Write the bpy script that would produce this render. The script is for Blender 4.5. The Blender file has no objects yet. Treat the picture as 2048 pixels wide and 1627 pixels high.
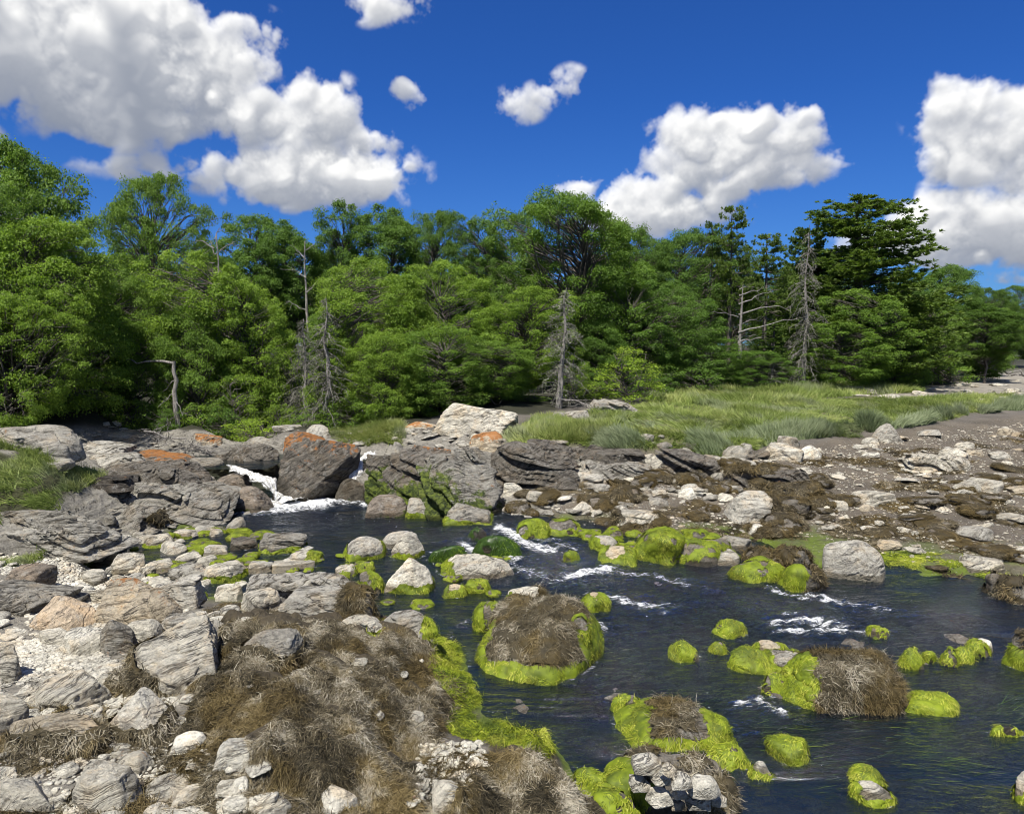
import bpy, bmesh, math, random
import numpy as np
from mathutils import Vector
random.seed(7)
rng = np.random.default_rng(11)
SC = bpy.context.scene
COL = SC.collection
# ------------------------------------------------------------------ camera
F_PX, CX, CY = 1480.0, 1024.0, 813.5
CAM_H = 4.0
PITCH = math.atan((813.5 - 690.0) / F_PX)
cam_d = bpy.data.cameras.new('camera')
cam_d.sensor_width = 36.0
cam_d.lens = 36.0 * F_PX / 2048.0
cam_d.clip_start = 0.1
cam_d.clip_end = 6000.0
cam = bpy.data.objects.new('camera', cam_d)
COL.objects.link(cam)
cam.location = (0, 0, CAM_H)
cam.rotation_euler = (math.pi / 2 - PITCH, 0, 0)
SC.camera = cam
# ------------------------------------------------------------------ light
SUN_EL = math.radians(60)
SUN_AZ = math.radians(180 + 22)          # compass from +Y towards +X: behind the camera, a little to the left
S_DIR = np.array([math.sin(SUN_AZ) * math.cos(SUN_EL), math.cos(SUN_AZ) * math.cos(SUN_EL), math.sin(SUN_EL)])
sun_d = bpy.data.lights.new('sun', 'SUN')
sun_d.energy = 5.0
sun_d.angle = math.radians(0.53)
sun_d.color = (1.0, 0.955, 0.88)
sun = bpy.data.objects.new('sun', sun_d)
COL.objects.link(sun)
sun.rotation_euler = Vector(-S_DIR).to_track_quat('-Z', 'Y').to_euler()
SC.view_settings.view_transform = 'Standard'
SC.view_settings.look = 'None'
SC.view_settings.exposure = 0.62
SC.view_settings.gamma = 1.0
SC.view_settings.use_curve_mapping = False
SC.cycles.filter_width = 1.0
SC.cycles.max_bounces = 8
SC.cycles.transparent_max_bounces = 16
SC.cycles.caustics_reflective = False
SC.cycles.caustics_refractive = False
SC.cycles.sample_clamp_indirect = 4.0
SKY_STRENGTH = 0.10

# ------------------------------------------------------------------ numeric helpers
def ray(px, py):
    px = np.asarray(px, float); py = np.asarray(py, float)
    a = (px - CX) / F_PX; b = -(py - CY) / F_PX
    c, s = math.cos(PITCH), math.sin(PITCH)
    return np.stack([a, c + b * s, -s + b * c], -1)

def on_plane(px, py, z):
    d = ray(px, py)
    k = (np.asarray(z) - CAM_H) / d[..., 2]
    return d[..., 0] * k, d[..., 1] * k

def project(x, y, z):
    c, s = math.cos(PITCH), math.sin(PITCH)
    dz = z - CAM_H
    w = np.maximum(y * c - dz * s, 1e-3)
    return CX + F_PX * x / w, CY - F_PX * (y * s + dz * c) / w

def _hash(ix, iy, iz, seed):
    h = (ix.astype(np.int64) * 374761393 + iy.astype(np.int64) * 668265263 + iz.astype(np.int64) * 2147483647 + seed * 1274126177) & 0xffffffff
    h = ((h ^ (h >> 13)) * 1274126177) & 0xffffffff
    h = ((h ^ (h >> 16)) * 2246822519) & 0xffffffff
    return ((h ^ (h >> 15)) & 0xffffff) / float(0xffffff) * 2 - 1

def vnoise(P, seed=0):
    P = np.asarray(P, float)
    i = np.floor(P).astype(np.int64); f = P - i
    u = f * f * f * (f * (f * 6 - 15) + 10)
    r = 0
    for dx in (0, 1):
        wx = u[:, 0] if dx else 1 - u[:, 0]
        for dy in (0, 1):
            wy = u[:, 1] if dy else 1 - u[:, 1]
            for dz in (0, 1):
                wz = u[:, 2] if dz else 1 - u[:, 2]
                r = r + wx * wy * wz * _hash(i[:, 0] + dx, i[:, 1] + dy, i[:, 2] + dz, seed)
    return r

def fbm(P, octaves=4, seed=0, lac=2.03, gain=0.5):
    P = np.asarray(P, float)
    a, s, r = 1.0, 0.0, 0
    for o in range(octaves):
        r = r + a * vnoise(P * lac ** o + 17.3 * o, seed + o)
        s += a; a *= gain
    return r / s

def P3(x, y, z=0.0):
    x = np.asarray(x, float)
    return np.stack([x, np.broadcast_to(y, x.shape), np.broadcast_to(z, x.shape)], -1)

def sstep(a, b, x):
    t = np.clip((x - a) / (b - a), 0, 1)
    return t * t * (3 - 2 * t)

def nrm(v):
    return v / np.maximum(np.linalg.norm(v, axis=-1, keepdims=True), 1e-9)

def in_poly(px, py, poly):
    r = np.zeros(px.shape, bool)
    n = len(poly)
    for k in range(n):
        x1, y1 = poly[k]; x2, y2 = poly[(k + 1) % n]
        if y1 == y2: continue
        c = ((y1 > py) != (y2 > py)) & (px < (x2 - x1) * (py - y1) / (y2 - y1) + x1)
        r ^= c
    return r

def seg_dist(px, py, x1, y1, x2, y2, sy=1.0):
    dx, dy = x2 - x1, (y2 - y1) * sy
    t = np.clip(((px - x1) * dx + (py - y1) * sy * dy) / (dx * dx + dy * dy + 1e-9), 0, 1)
    return np.hypot(px - x1 - t * dx, (py - y1) * sy - t * dy)

def make_mesh(name, V, F, mat=None, attrs=None, smooth=True, colors=None):
    V = np.ascontiguousarray(V, np.float32); F = np.ascontiguousarray(F, np.int32)
    me = bpy.data.meshes.new(name)
    n, k = F.shape
    me.vertices.add(len(V)); me.vertices.foreach_set('co', V.ravel())
    me.loops.add(n * k); me.loops.foreach_set('vertex_index', F.ravel())
    me.polygons.add(n)
    me.polygons.foreach_set('loop_start', np.arange(0, n * k, k, dtype=np.int32))
    me.polygons.foreach_set('loop_total', np.full(n, k, np.int32))
    if smooth: me.polygons.foreach_set('use_smooth', np.ones(n, bool))
    for an, av in (attrs or {}).items():
        a = me.attributes.new(an, 'FLOAT', 'POINT'); a.data.foreach_set('value', np.ascontiguousarray(av, np.float32))
    for an, av in (colors or {}).items():
        a = me.attributes.new(an, 'FLOAT_COLOR', 'POINT')
        c = np.ones((len(V), 4), np.float32); c[:, :3] = av; a.data.foreach_set('color', c.ravel())
    me.update(calc_edges=True)
    if mat: me.materials.append(mat)
    return me

def add(name, me, parent=None, loc=(0, 0, 0)):
    o = bpy.data.objects.new(name, me); COL.objects.link(o)
    o.location = loc
    if parent: o.parent = parent
    return o

def tag(o, label=None, cat=None, group=None, kind=None):
    if label: o['label'] = label
    if cat: o['category'] = cat
    if group: o['group'] = group
    if kind: o['kind'] = kind
    return o

def copy_tree(o, parent=None):
    c = o.copy(); COL.objects.link(c)
    if parent: c.parent = parent
    for ch in list(o.children): copy_tree(ch, c)
    return c

def grid_faces(nr, nc):
    i = np.arange((nr - 1) * nc).reshape(nr - 1, nc)[:, :-1].ravel()
    return np.stack([i, i + 1, i + nc + 1, i + nc], -1)

# ------------------------------------------------------------------ node helpers
class NT:
    def __init__(self, name, world=None):
        if world is None:
            self.m = bpy.data.materials.new(name); self.m.use_nodes = True; self.t = self.m.node_tree
        else:
            self.m = world; self.t = world.node_tree
        self.t.nodes.clear()
    def n(self, typ, _in=None, **kw):
        nd = self.t.nodes.new(typ)
        for k, v in kw.items(): setattr(nd, k, v)
        for k, v in (_in or {}).items(): self.set(nd, k, v)
        return nd
    def set(self, nd, k, v):
        s = nd.inputs[k]
        if isinstance(v, bpy.types.NodeSocket): self.t.links.new(v, s)
        elif isinstance(v, bpy.types.Node): self.t.links.new(v.outputs[0], s)
        else:
            if isinstance(v, (tuple, list)) and len(v) == 3 and s.type == 'RGBA': v = (*v, 1)
            s.default_value = v
    def math(self, op, a, b=0.0, clamp=False):
        nd = self.n('ShaderNodeMath', {0: a, 1: b}, operation=op, use_clamp=clamp); return nd.outputs[0]
    def mix(self, f, a, b, blend='MIX'):
        nd = self.t.nodes.new('ShaderNodeMix'); nd.data_type = 'RGBA'; nd.blend_type = blend
        self.set(nd, 0, f); self.set(nd, 6, a); self.set(nd, 7, b); return nd.outputs[2]
    def noise(self, vec, scale, detail=5, rough=.55, dist=0.0):
        return self.n('ShaderNodeTexNoise', {'Vector': vec, 'Scale': scale, 'Detail': detail, 'Roughness': rough, 'Distortion': dist}).outputs[0]
    def ramp(self, f, a, b):
        nd = self.n('ShaderNodeMapRange', {0: f, 1: a, 2: b, 3: 0.0, 4: 1.0}, interpolation_type='SMOOTHSTEP'); return nd.outputs[0]
    def attr(self, name):
        return self.n('ShaderNodeAttribute', attribute_name=name)
    def out(self, sh):
        o = self.n('ShaderNodeOutputMaterial'); self.t.links.new(sh if isinstance(sh, bpy.types.NodeSocket) else sh.outputs[0], o.inputs[0]); return self.m

# ------------------------------------------------------------------ sky: Nishita daylight with cumulus clouds
def build_clouds():
    AZ0, AZ1, EL0, EL1 = -52.0, 52.0, -2.0, 34.0
    NX, NY, NZ = 1664, 576, 40
    k = NX / (AZ1 - AZ0)                       # cells per degree
    DZ = 4.3                                   # depth of a cell, in cells
    def uv(px, py):
        d = ray(px, py); az = math.degrees(math.atan2(d[0], d[1])); el = math.degrees(math.asin(d[2] / np.linalg.norm(d)))
        return (az - AZ0) * k, (el - EL0) * k
    s_px = k / 25.8                            # photo pixel to cells
    blobs = [  # cx, cy, rx, ry, strength
        (80, 60, 250, 130, 1), (230, 130, 220, 125, 1), (200, 215, 150, 70, 1), (390, 140, 115, 72, 1), (20, 160, 110, 50, .9), (300, 50, 110, 75, 1),
        (450, 75, 42, 42, .9), (525, 90, 48, 44, .8), (480, 130, 80, 55, .9), (330, 215, 80, 36, .62),
        (540, 240, 115, 60, 1), (640, 235, 85, 62, 1), (600, 262, 125, 30, .85), (730, 285, 70, 30, .85),
        (560, 352, 180, 48, .85), (660, 355, 150, 62, 1), (600, 390, 130, 32, .9), (330, 345, 150, 26, .58), (760, 350, 60, 35, .7),
        (808, 180, 34, 32, .75), (825, 205, 30, 22, .7), (1035, 215, 48, 30, .72), (1085, 195, 45, 24, .68), (1135, 175, 42, 30, .72),
        (775, 8, 90, 38, .7), (1170, 370, 55, 30, .62), (1110, 352, 30, 10, .45),
        (1400, 285, 85, 55, 1), (1340, 325, 50, 40, .9), (1480, 310, 125, 68, 1), (1590, 268, 58, 46, 1), (1540, 350, 90, 36, .95), (1400, 345, 85, 42, 1), (1440, 380, 70, 30, .85),
        (1270, 400, 80, 48, 1), (1330, 430, 140, 42, 1), (1400, 425, 62, 32, 1),
        (1660, 320, 38, 18, .62), (1700, 327, 30, 10, .5),
        (1930, 230, 70, 58, 1), (1890, 260, 48, 46, .95), (1965, 300, 95, 62, 1), (2045, 280, 80, 66, 1), (2050, 350, 60, 34, .62), (2120, 330, 90, 70, 1),
        (1880, 428, 72, 40, 1), (1830, 450, 70, 32, .9), (1960, 465, 170, 58, 1), (2080, 470, 130, 66, 1), (1940, 510, 150, 32, .75), (2040, 555, 150, 20, .55),
        (-260, 150, 160, 90, 1), (-400, 330, 200, 60, 1), (-150, 390, 160, 45, .8), (2350, 200, 120, 60, 1), (2420, 420, 180, 60, 1)]
    X = np.arange(NX, dtype=np.float32)[None, :, None]; Y = np.arange(NY, dtype=np.float32)[:, None, None]
    Z = (np.arange(NZ, dtype=np.float32)[None, None, :] - NZ / 2) * DZ
    base = np.zeros((NY, NX, NZ), np.float32)
    for (cx, cy, rx, ry, st) in blobs:
        u, v = uv(cx, cy); rx *= s_px; ry *= s_px; rz = min(0.5 * (rx + ry), NZ * DZ * .47)
        x0, x1 = max(0, int(u - rx * 1.5)), min(NX, int(u + rx * 1.5) + 1)
        y0, y1 = max(0, int(v - ry * 1.5)), min(NY, int(v + ry * 1.5) + 1)
        if x0 >= x1 or y0 >= y1: continue
        yy = (Y[y0:y1] - v) / ry
        yy = np.where(yy < 0, yy * 1.15, yy)
        d = np.sqrt(((X[:, x0:x1] - u) / rx) ** 2 + yy ** 2 + (Z / rz) ** 2)
        val = np.clip(1.5 - d, 0, 1) * st
        sub = base[y0:y1, x0:x1]
        np.maximum(sub, val, out=sub)
    # billowing noise: isotropic band-passed fields folded into cauliflower lumps
    g = np.random.default_rng(5)
    white = np.fft.rfftn(g.standard_normal((NY, NX, NZ), dtype=np.float32)).astype(np.complex64)
    ky = np.fft.fftfreq(NY)[:, None, None].astype(np.float32); kx = np.fft.fftfreq(NX)[None, :, None].astype(np.float32)
    kz = (np.fft.rfftfreq(NZ)[None, None, :] / DZ * 1.6).astype(np.float32)
    kk = np.sqrt(kx * kx + ky * ky + kz * kz); kk[0, 0, 0] = 1
    nz = np.zeros_like(base); tot = 0
    for wl, am, fold in ((150, 1.0, 0), (64, 1.0, 1), (28, .50, 1), (11, .30, 0)):
        q = kk * wl
        n = np.fft.irfftn(white * (q ** 2 * np.exp(-q * q) if fold else np.exp(-np.log(q) ** 2 * 1.2)), s=base.shape, axes=(0, 1, 2)).astype(np.float32)
        n /= n.std()
        n = np.minimum(np.abs(n) * .62, 1.35) - .08 if fold else n * .5 + .4
        nz += am * n; tot += am
    nz /= tot
    dens = np.clip((base - 0.45 + 0.95 * (nz - 0.40)) * (1.1 + 2.7 * np.clip(base, 0, 1)), 0, 1)
    dens *= np.clip(base * 5, 0, 1)
    # sunlight through the cloud, swept from the top row down
    sx, sz = -0.25, -0.35                       # towards the sun for one row up: left and to the viewer
    tau = np.zeros((NX, NZ), np.float32); TL = np.empty_like(base)
    def shift(a, s, ax):
        i = int(math.floor(s)); f = s - i
        return np.roll(a, -i, ax) * (1 - f) + np.roll(a, -i - 1, ax) * f
    for j in range(NY - 1, -1, -1):
        tau = shift(shift(tau, sx, 0), sz / DZ, 1)
        TL[j] = tau
        tau = tau * .84 + .08 * (np.roll(tau, 1, 0) + np.roll(tau, -1, 0))
        tau = tau + dens[j] * 0.062
    lum = 0.55 * np.exp(-TL * 1.0) + 0.45 * np.exp(-TL * 0.16)
    ext = dens * DZ * 0.066
    cum = np.cumsum(ext, axis=2) - ext
    w = np.exp(-cum) * (1 - np.exp(-ext))
    alpha = 1 - np.exp(-(ext.sum(2)))
    ws = np.maximum(w.sum(2), 1e-5)
    lit = (w * lum).sum(2) / ws
    zd = (w * Z[0, 0]).sum(2) / ws                   # how near the cloud's face stands, for its slope to the sun
    zd = np.where(w.sum(2) > .02, zd, NZ * DZ * .25)
    for _ in range(30): zd = (zd * 2 + np.roll(zd, 1, 0) + np.roll(zd, -1, 0) + np.roll(zd, 1, 1) + np.roll(zd, -1, 1)) / 6
    gy, gx = np.gradient(zd)
    nn = np.stack([gx, gy, np.full_like(gx, 1.1)], -1); nn /= np.linalg.norm(nn, axis=-1, keepdims=True)
    slope = np.clip(nn @ np.array([-.22, .80, .50]), 0, 1)
    lit = np.clip(lit * (0.66 + 0.46 * slope), 0, 1)[..., None]
    col = lit * np.array([0.74, 0.735, 0.72]) + (1 - lit) * np.array([0.13, 0.155, 0.21])
    img = bpy.data.images.new('sky_clouds', NX, NY, alpha=True, float_buffer=True)
    img.colorspace_settings.name = 'Non-Color'
    px = np.ones((NY, NX, 4), np.float32); px[..., :3] = col; px[..., 3] = alpha
    px[0, :, 3] = px[-1, :, 3] = 0; px[:, 0, 3] = px[:, -1, 3] = 0
    img.pixels.foreach_set(px.ravel()); img.update()
    return img, AZ0, AZ1, EL0, EL1

world = bpy.data.worlds.new('World'); SC.world = world; world.use_nodes = True
W = NT('w', world)
sky = W.n('ShaderNodeTexSky', sky_type='NISHITA', sun_disc=False, sun_elevation=SUN_EL, sun_rotation=SUN_AZ, altitude=0, air_density=1.0, dust_density=0.4, ozone_density=3.0)
tc = W.n('ShaderNodeTexCoord')
sp = W.n('ShaderNodeSeparateXYZ', {0: tc.outputs['Generated']})
low = W.n('ShaderNodeMapRange', {0: sp.outputs[2], 1: .02, 2: .30, 3: 0.0, 4: 1.0}).outputs[0]
tint = W.mix(1.0, sky.outputs[0], W.mix(low, (0.18, 0.365, 0.70), (0.115, 0.315, 0.71)), 'MULTIPLY')
cimg, A0, A1, E0, E1 = build_clouds()
az = W.math('MULTIPLY', W.math('ARCTAN2', sp.outputs[0], sp.outputs[1]), 180 / math.pi)
el = W.math('MULTIPLY', W.math('ARCSINE', sp.outputs[2]), 180 / math.pi)
cv = W.n('ShaderNodeCombineXYZ', {0: W.math('DIVIDE', W.math('SUBTRACT', az, A0), A1 - A0), 1: W.math('DIVIDE', W.math('SUBTRACT', el, E0), E1 - E0), 2: 0.0})
ct = W.n('ShaderNodeTexImage', {0: cv.outputs[0]}, image=cimg, extension='CLIP', interpolation='Cubic')
cc = W.mix(1.0, ct.outputs[0], (1 / SKY_STRENGTH,) * 3, 'MULTIPLY')
fin = W.mix(ct.outputs[1], tint, cc)
# added out-of-view clouds over the rest of the sky, to neutralise blue ambient light
pl = W.n('ShaderNodeVectorMath', {0: tc.outputs['Generated']}, operation='SCALE')
W.set(pl, 3, W.math('DIVIDE', 1.0, W.math('ADD', W.math('MAXIMUM', sp.outputs[2], 0.0), 0.18)))
cn = W.ramp(W.noise(pl.outputs[0], 1.6, 7, .58), .47, .60)
out_az = W.ramp(W.math('ABSOLUTE', az), 50.0, 64.0); out_el = W.ramp(el, 33.0, 44.0)
cn = W.math('MULTIPLY', W.math('MULTIPLY', cn, W.math('MAXIMUM', out_az, out_el)), W.ramp(el, 0.0, 4.0))
fin = W.mix(cn, fin, (.36 / SKY_STRENGTH, .355 / SKY_STRENGTH, .34 / SKY_STRENGTH))
bg = W.n('ShaderNodeBackground', {0: fin, 1: SKY_STRENGTH})
wo = W.n('ShaderNodeOutputWorld'); W.t.links.new(bg.outputs[0], wo.inputs[0])

# ------------------------------------------------------------------ materials
def principled(N, **kw):
    return N.n('ShaderNodeBsdfPrincipled', kw)

def mat_rock():
    N = NT('schist_rock')
    pos = N.n('ShaderNodeNewGeometry').outputs['Position']
    rnd_o = N.n('ShaderNodeObjectInfo').outputs['Random']
    rot = N.n('ShaderNodeVectorRotate', {'Vector': pos, 'Rotation': N.n('ShaderNodeCombineXYZ', {0: N.math('ADD', N.math('MULTIPLY', rnd_o, .5), .05), 1: N.math('ADD', N.math('MULTIPLY', N.math('FRACT', N.math('MULTIPLY', rnd_o, 7.3)), .6), .1), 2: N.math('MULTIPLY', rnd_o, 3.0)}).outputs[0]}, rotation_type='EULER_XYZ')
    strat = N.attr('strat').outputs['Fac']
    warp = N.n('ShaderNodeTexNoise', {'Vector': pos, 'Scale': 1.1, 'Detail': 4})
    wv = N.n('ShaderNodeVectorMath', {0: warp.outputs[1], 1: (.45, .45, .45)}, operation='MULTIPLY')
    st = N.n('ShaderNodeVectorMath', {0: rot.outputs[0], 1: wv.outputs[0]}, operation='ADD')
    stv = N.n('ShaderNodeVectorMath', {0: st.outputs[0], 1: (1.0, 1.0, 7.0)}, operation='MULTIPLY').outputs[0]
    n1 = N.noise(pos, 1.9, 6, .62)
    n2 = N.noise(stv, 2.6, 10, .74, .3)
    n3 = N.noise(pos, 34, 6, .72)
    n5 = N.noise(pos, 8.5, 7, .68)
    base = N.n('ShaderNodeObjectInfo').outputs['Color']
    tone = N.math('ADD', N.math('MULTIPLY', n1, .7), N.math('MULTIPLY', n5, .8))
    tone = N.math('ADD', tone, N.math('MULTIPLY', n3, .7))
    tone = N.n('ShaderNodeMapRange', {0: tone, 1: .78, 2: 1.42, 3: .58, 4: 1.95}).outputs[0]
    cmb = N.n('ShaderNodeCombineColor', {0: tone, 1: tone, 2: tone}).outputs[0]
    c = N.mix(1.0, base, cmb, 'MULTIPLY')
    warm = N.ramp(N.noise(pos, 2.6, 5, .65), .48, .68)
    c = N.mix(N.math('MULTIPLY', warm, .5), c, N.mix(1.0, c, (1.10, .90, .66), 'MULTIPLY'))
    # foliation: irregular dark and pale partings of the schist
    dk = N.math('SUBTRACT', 1.0, N.ramp(n2, .40, .50))
    c = N.mix(N.math('MULTIPLY', dk, N.math('ADD', N.math('MULTIPLY', strat, .70), .18)), c, N.mix(1.0, c, (.22, .20, .17), 'MULTIPLY'))
    jn = N.noise(stv, 1.25, 5, .6, .2)
    jt = N.math('MULTIPLY', N.math('SUBTRACT', 1.0, N.ramp(N.math('ABSOLUTE', N.math('SUBTRACT', jn, .5)), .004, .017)), N.ramp(N.noise(pos, 2.2, 3), .40, .55))
    c = N.mix(N.math('MULTIPLY', jt, N.math('ADD', N.math('MULTIPLY', strat, .5), .3)), c, (.02, .018, .014))
    lt = N.ramp(n2, .55, .68)
    c = N.mix(N.math('MULTIPLY', lt, N.math('ADD', N.math('MULTIPLY', strat, .30), .1)), c, N.mix(1.0, c, (1.55, 1.5, 1.42), 'MULTIPLY'))
    # pale and dark lichen blotches, black specks
    bl = N.ramp(N.noise(pos, 7.0, 7, .75), .55, .62)
    c = N.mix(N.math('MULTIPLY', bl, .32), c, (.50, .49, .44))
    bd = N.ramp(N.noise(pos, 5.3, 8, .76), .56, .63)
    c = N.mix(N.math('MULTIPLY', bd, .5), c, (.06, .055, .045))
    sk = N.ramp(n3, .60, .68)
    c = N.mix(N.math('MULTIPLY', sk, .45), c, (.05, .045, .04))
    # orange lichen, brown weed stain and green film, each where the stone carries it
    no = N.noise(pos, 5.5, 7, .7)
    li = N.math('MULTIPLY', N.attr('lichen').outputs['Fac'], 1.0)
    lm = N.ramp(N.math('ADD', li, N.math('MULTIPLY', N.math('SUBTRACT', no, .5), 2.6)), .34, .62)
    oc = N.mix(N.ramp(n3, .35, .65), (.46, .20, .05), (.30, .11, .03))
    c = N.mix(N.math('MULTIPLY', lm, .9), c, oc)
    mo = N.attr('moss').outputs['Fac']
    mm = N.ramp(N.math('ADD', mo, N.math('MULTIPLY', N.math('SUBTRACT', no, .5), 1.3)), .42, .58)
    c = N.mix(N.math('MULTIPLY', mm, .92), c, N.mix(N.ramp(n5, .38, .62), (.028, .05, .006), (.15, .20, .018)))
    sep = N.n('ShaderNodeSeparateXYZ', {0: pos})
    wl = N.attr('wet').outputs['Fac']
    wet = N.ramp(N.math('ADD', wl, N.math('MULTIPLY', N.math('SUBTRACT', n1, .5), .5)), .35, .6)
    c = N.mix(N.math('MULTIPLY', wet, .85), c, N.mix(1.0, c, (.36, .34, .29), 'MULTIPLY'))
    rough = N.n('ShaderNodeMapRange', {0: wet, 1: 0.0, 2: 1.0, 3: .85, 4: .4}).outputs[0]
    h = N.math('ADD', N.math('MULTIPLY', n2, N.math('ADD', N.math('MULTIPLY', strat, .9), .25)), N.math('MULTIPLY', n3, .22))
    h = N.math('ADD', h, N.math('MULTIPLY', n5, .55))
    h = N.math('SUBTRACT', h, N.math('MULTIPLY', jt, .35))
    b = N.n('ShaderNodeBump', {'Strength': 1.0, 'Distance': .11, 'Height': h})
    p = principled(N, **{'Base Color': c, 'Roughness': rough, 'Normal': b.outputs[0]}); p.inputs['Specular IOR Level'].default_value = .3
    return N.out(p)

def mat_ground():
    N = NT('shore_ground')
    pos = N.n('ShaderNodeNewGeometry').outputs['Position']
    base = N.attr('soil').outputs['Color']
    n1 = N.noise(pos, 1.3, 7, .65); n3 = N.noise(pos, 17, 6, .7)
    t = N.math('ADD', N.math('MULTIPLY', n1, .8), N.math('MULTIPLY', n3, .8))
    t = N.n('ShaderNodeMapRange', {0: t, 1: .5, 2: 1.15, 3: .45, 4: 1.6}).outputs[0]
    c = N.mix(1.0, base, N.n('ShaderNodeCombineColor', {0: t, 1: t, 2: t}).outputs[0], 'MULTIPLY')
    # bare bedrock: the same foliation as the ledges
    rk = N.attr('rocky').outputs['Fac']
    wv = N.n('ShaderNodeVectorMath', {0: N.n('ShaderNodeTexNoise', {'Vector': pos, 'Scale': 1.1, 'Detail': 4}).outputs[1], 1: (.5, .5, .5)}, operation='MULTIPLY')
    sv = N.n('ShaderNodeVectorMath', {0: pos, 1: wv.outputs[0]}, operation='ADD')
    mp = N.n('ShaderNodeMapping', {'Vector': sv.outputs[0]}); mp.inputs['Rotation'].default_value = (.15, .25, .2); mp.inputs['Scale'].default_value = (.9, 3.2, 9)
    n2 = N.noise(mp.outputs[0], 2.2, 10, .74, .3)
    dk = N.math('MULTIPLY', N.math('SUBTRACT', 1.0, N.ramp(n2, .38, .48)), rk)
    c = N.mix(N.math('MULTIPLY', dk, .75), c, N.mix(1.0, c, (.2, .18, .15), 'MULTIPLY'))
    # grit and shell fragments
    v = N.n('ShaderNodeTexVoronoi', {'Vector': pos, 'Scale': 15.0, 'Randomness': 1.0})
    dot = N.math('SUBTRACT', 1.0, N.ramp(v.outputs['Distance'], .12, .34))
    keep = N.ramp(N.math('ADD', N.n('ShaderNodeSeparateColor', {0: v.outputs['Color']}).outputs[0], N.math('MULTIPLY', N.noise(pos, .8, 4), .9)), .95, 1.1)
    grit = N.math('MULTIPLY', N.math('MULTIPLY', dot, keep), N.attr('grit').outputs['Fac'])
    c = N.mix(N.math('MULTIPLY', grit, .8), c, (.46, .43, .38))
    h = N.math('ADD', N.math('ADD', N.math('MULTIPLY', n3, .8), N.math('MULTIPLY', grit, .5)), N.math('MULTIPLY', N.math('MULTIPLY', n2, rk), 1.1))
    b = N.n('ShaderNodeBump', {'Strength': 1.0, 'Distance': .11, 'Height': h})
    p = principled(N, **{'Base Color': c, 'Roughness': N.attr('dry').outputs['Fac'], 'Normal': b.outputs[0]}); p.inputs['Specular IOR Level'].default_value = .35
    return N.out(p)

def mat_water():
    N = NT('stream_water')
    pos = N.n('ShaderNodeNewGeometry').outputs['Position']
    m = N.n('ShaderNodeMapping', {'Vector': pos}); m.inputs['Scale'].default_value = (.8, 2.1, 1.0); m.inputs['Rotation'].default_value = (0, 0, .35)
    w1 = N.noise(m.outputs[0], 5.5, 5, .55, .6); w2 = N.noise(m.outputs[0], 19, 4, .6, .4)
    rough_w = N.attr('rush').outputs['Fac']
    calm = N.ramp(N.noise(m.outputs[0], .55, 4, .6, .5), .36, .62)
    amp = N.math('MULTIPLY', N.math('ADD', N.math('MULTIPLY', rough_w, 1.2), .30), N.math('ADD', N.math('MULTIPLY', calm, 1.5), .25))
    h = N.math('MULTIPLY', N.math('ADD', w1, N.math('MULTIPLY', w2, .35)), amp)
    b = N.n('ShaderNodeBump', {'Strength': 1.0, 'Distance': .14, 'Height': h})
    fr = N.n('ShaderNodeFresnel', {'IOR': 1.7, 'Normal': b.outputs[0]})
    gl = N.n('ShaderNodeBsdfGlossy', {'Roughness': .06, 'Normal': b.outputs[0], 'Color': (1, 1, 1, 1)})
    tr = N.n('ShaderNodeBsdfTransparent', {'Color': (.40, .46, .36, 1)})
    body = N.n('ShaderNodeBsdfDiffuse', {'Color': (.006, .014, .023, 1)})
    deep = N.n('ShaderNodeMixShader', {0: .34, 1: tr.outputs[0], 2: body.outputs[0]})
    ws = N.n('ShaderNodeMixShader', {0: fr.outputs[0], 1: deep.outputs[0], 2: gl.outputs[0]})
    # foam riding on the water
    mf = N.n('ShaderNodeMapping', {'Vector': pos}); mf.inputs['Scale'].default_value = (.8, 3.2, 1.0); mf.inputs['Rotation'].default_value = (0, 0, .35)
    f1 = N.noise(mf.outputs[0], 7.5, 8, .68, .5); f2 = N.noise(mf.outputs[0], 34, 3, .6)
    fm = N.attr('foam').outputs['Fac']
    fo = N.ramp(N.math('ADD', fm, N.math('ADD', N.math('MULTIPLY', N.math('SUBTRACT', f1, .5), 2.4), N.math('MULTIPLY', N.math('SUBTRACT', f2, .5), .9))), .55, 1.35)
    fo = N.math('MULTIPLY', fo, N.math('MULTIPLY', N.ramp(fm, .02, .3), .92))
    v = N.n('ShaderNodeTexVoronoi', {'Vector': pos, 'Scale': 9.0, 'Randomness': 1.0})
    bub = N.math('MULTIPLY', N.math('SUBTRACT', 1.0, N.ramp(v.outputs['Distance'], .05, .13)), N.ramp(N.math('ADD', N.attr('bubbles').outputs['Fac'], N.n('ShaderNodeSeparateColor', {0: v.outputs['Color']}).outputs[0]), 1.1, 1.2))
    fo = N.math('MAXIMUM', fo, bub)
    bf = N.n('ShaderNodeBump', {'Strength': .7, 'Distance': .05, 'Height': N.math('ADD', f1, N.math('MULTIPLY', f2, .4))})
    fd = N.n('ShaderNodeBsdfDiffuse', {'Color': (.80, .81, .80, 1), 'Normal': bf.outputs[0]})
    return N.out(N.n('ShaderNodeMixShader', {0: fo, 1: ws.outputs[0], 2: fd.outputs[0]}))

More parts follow.
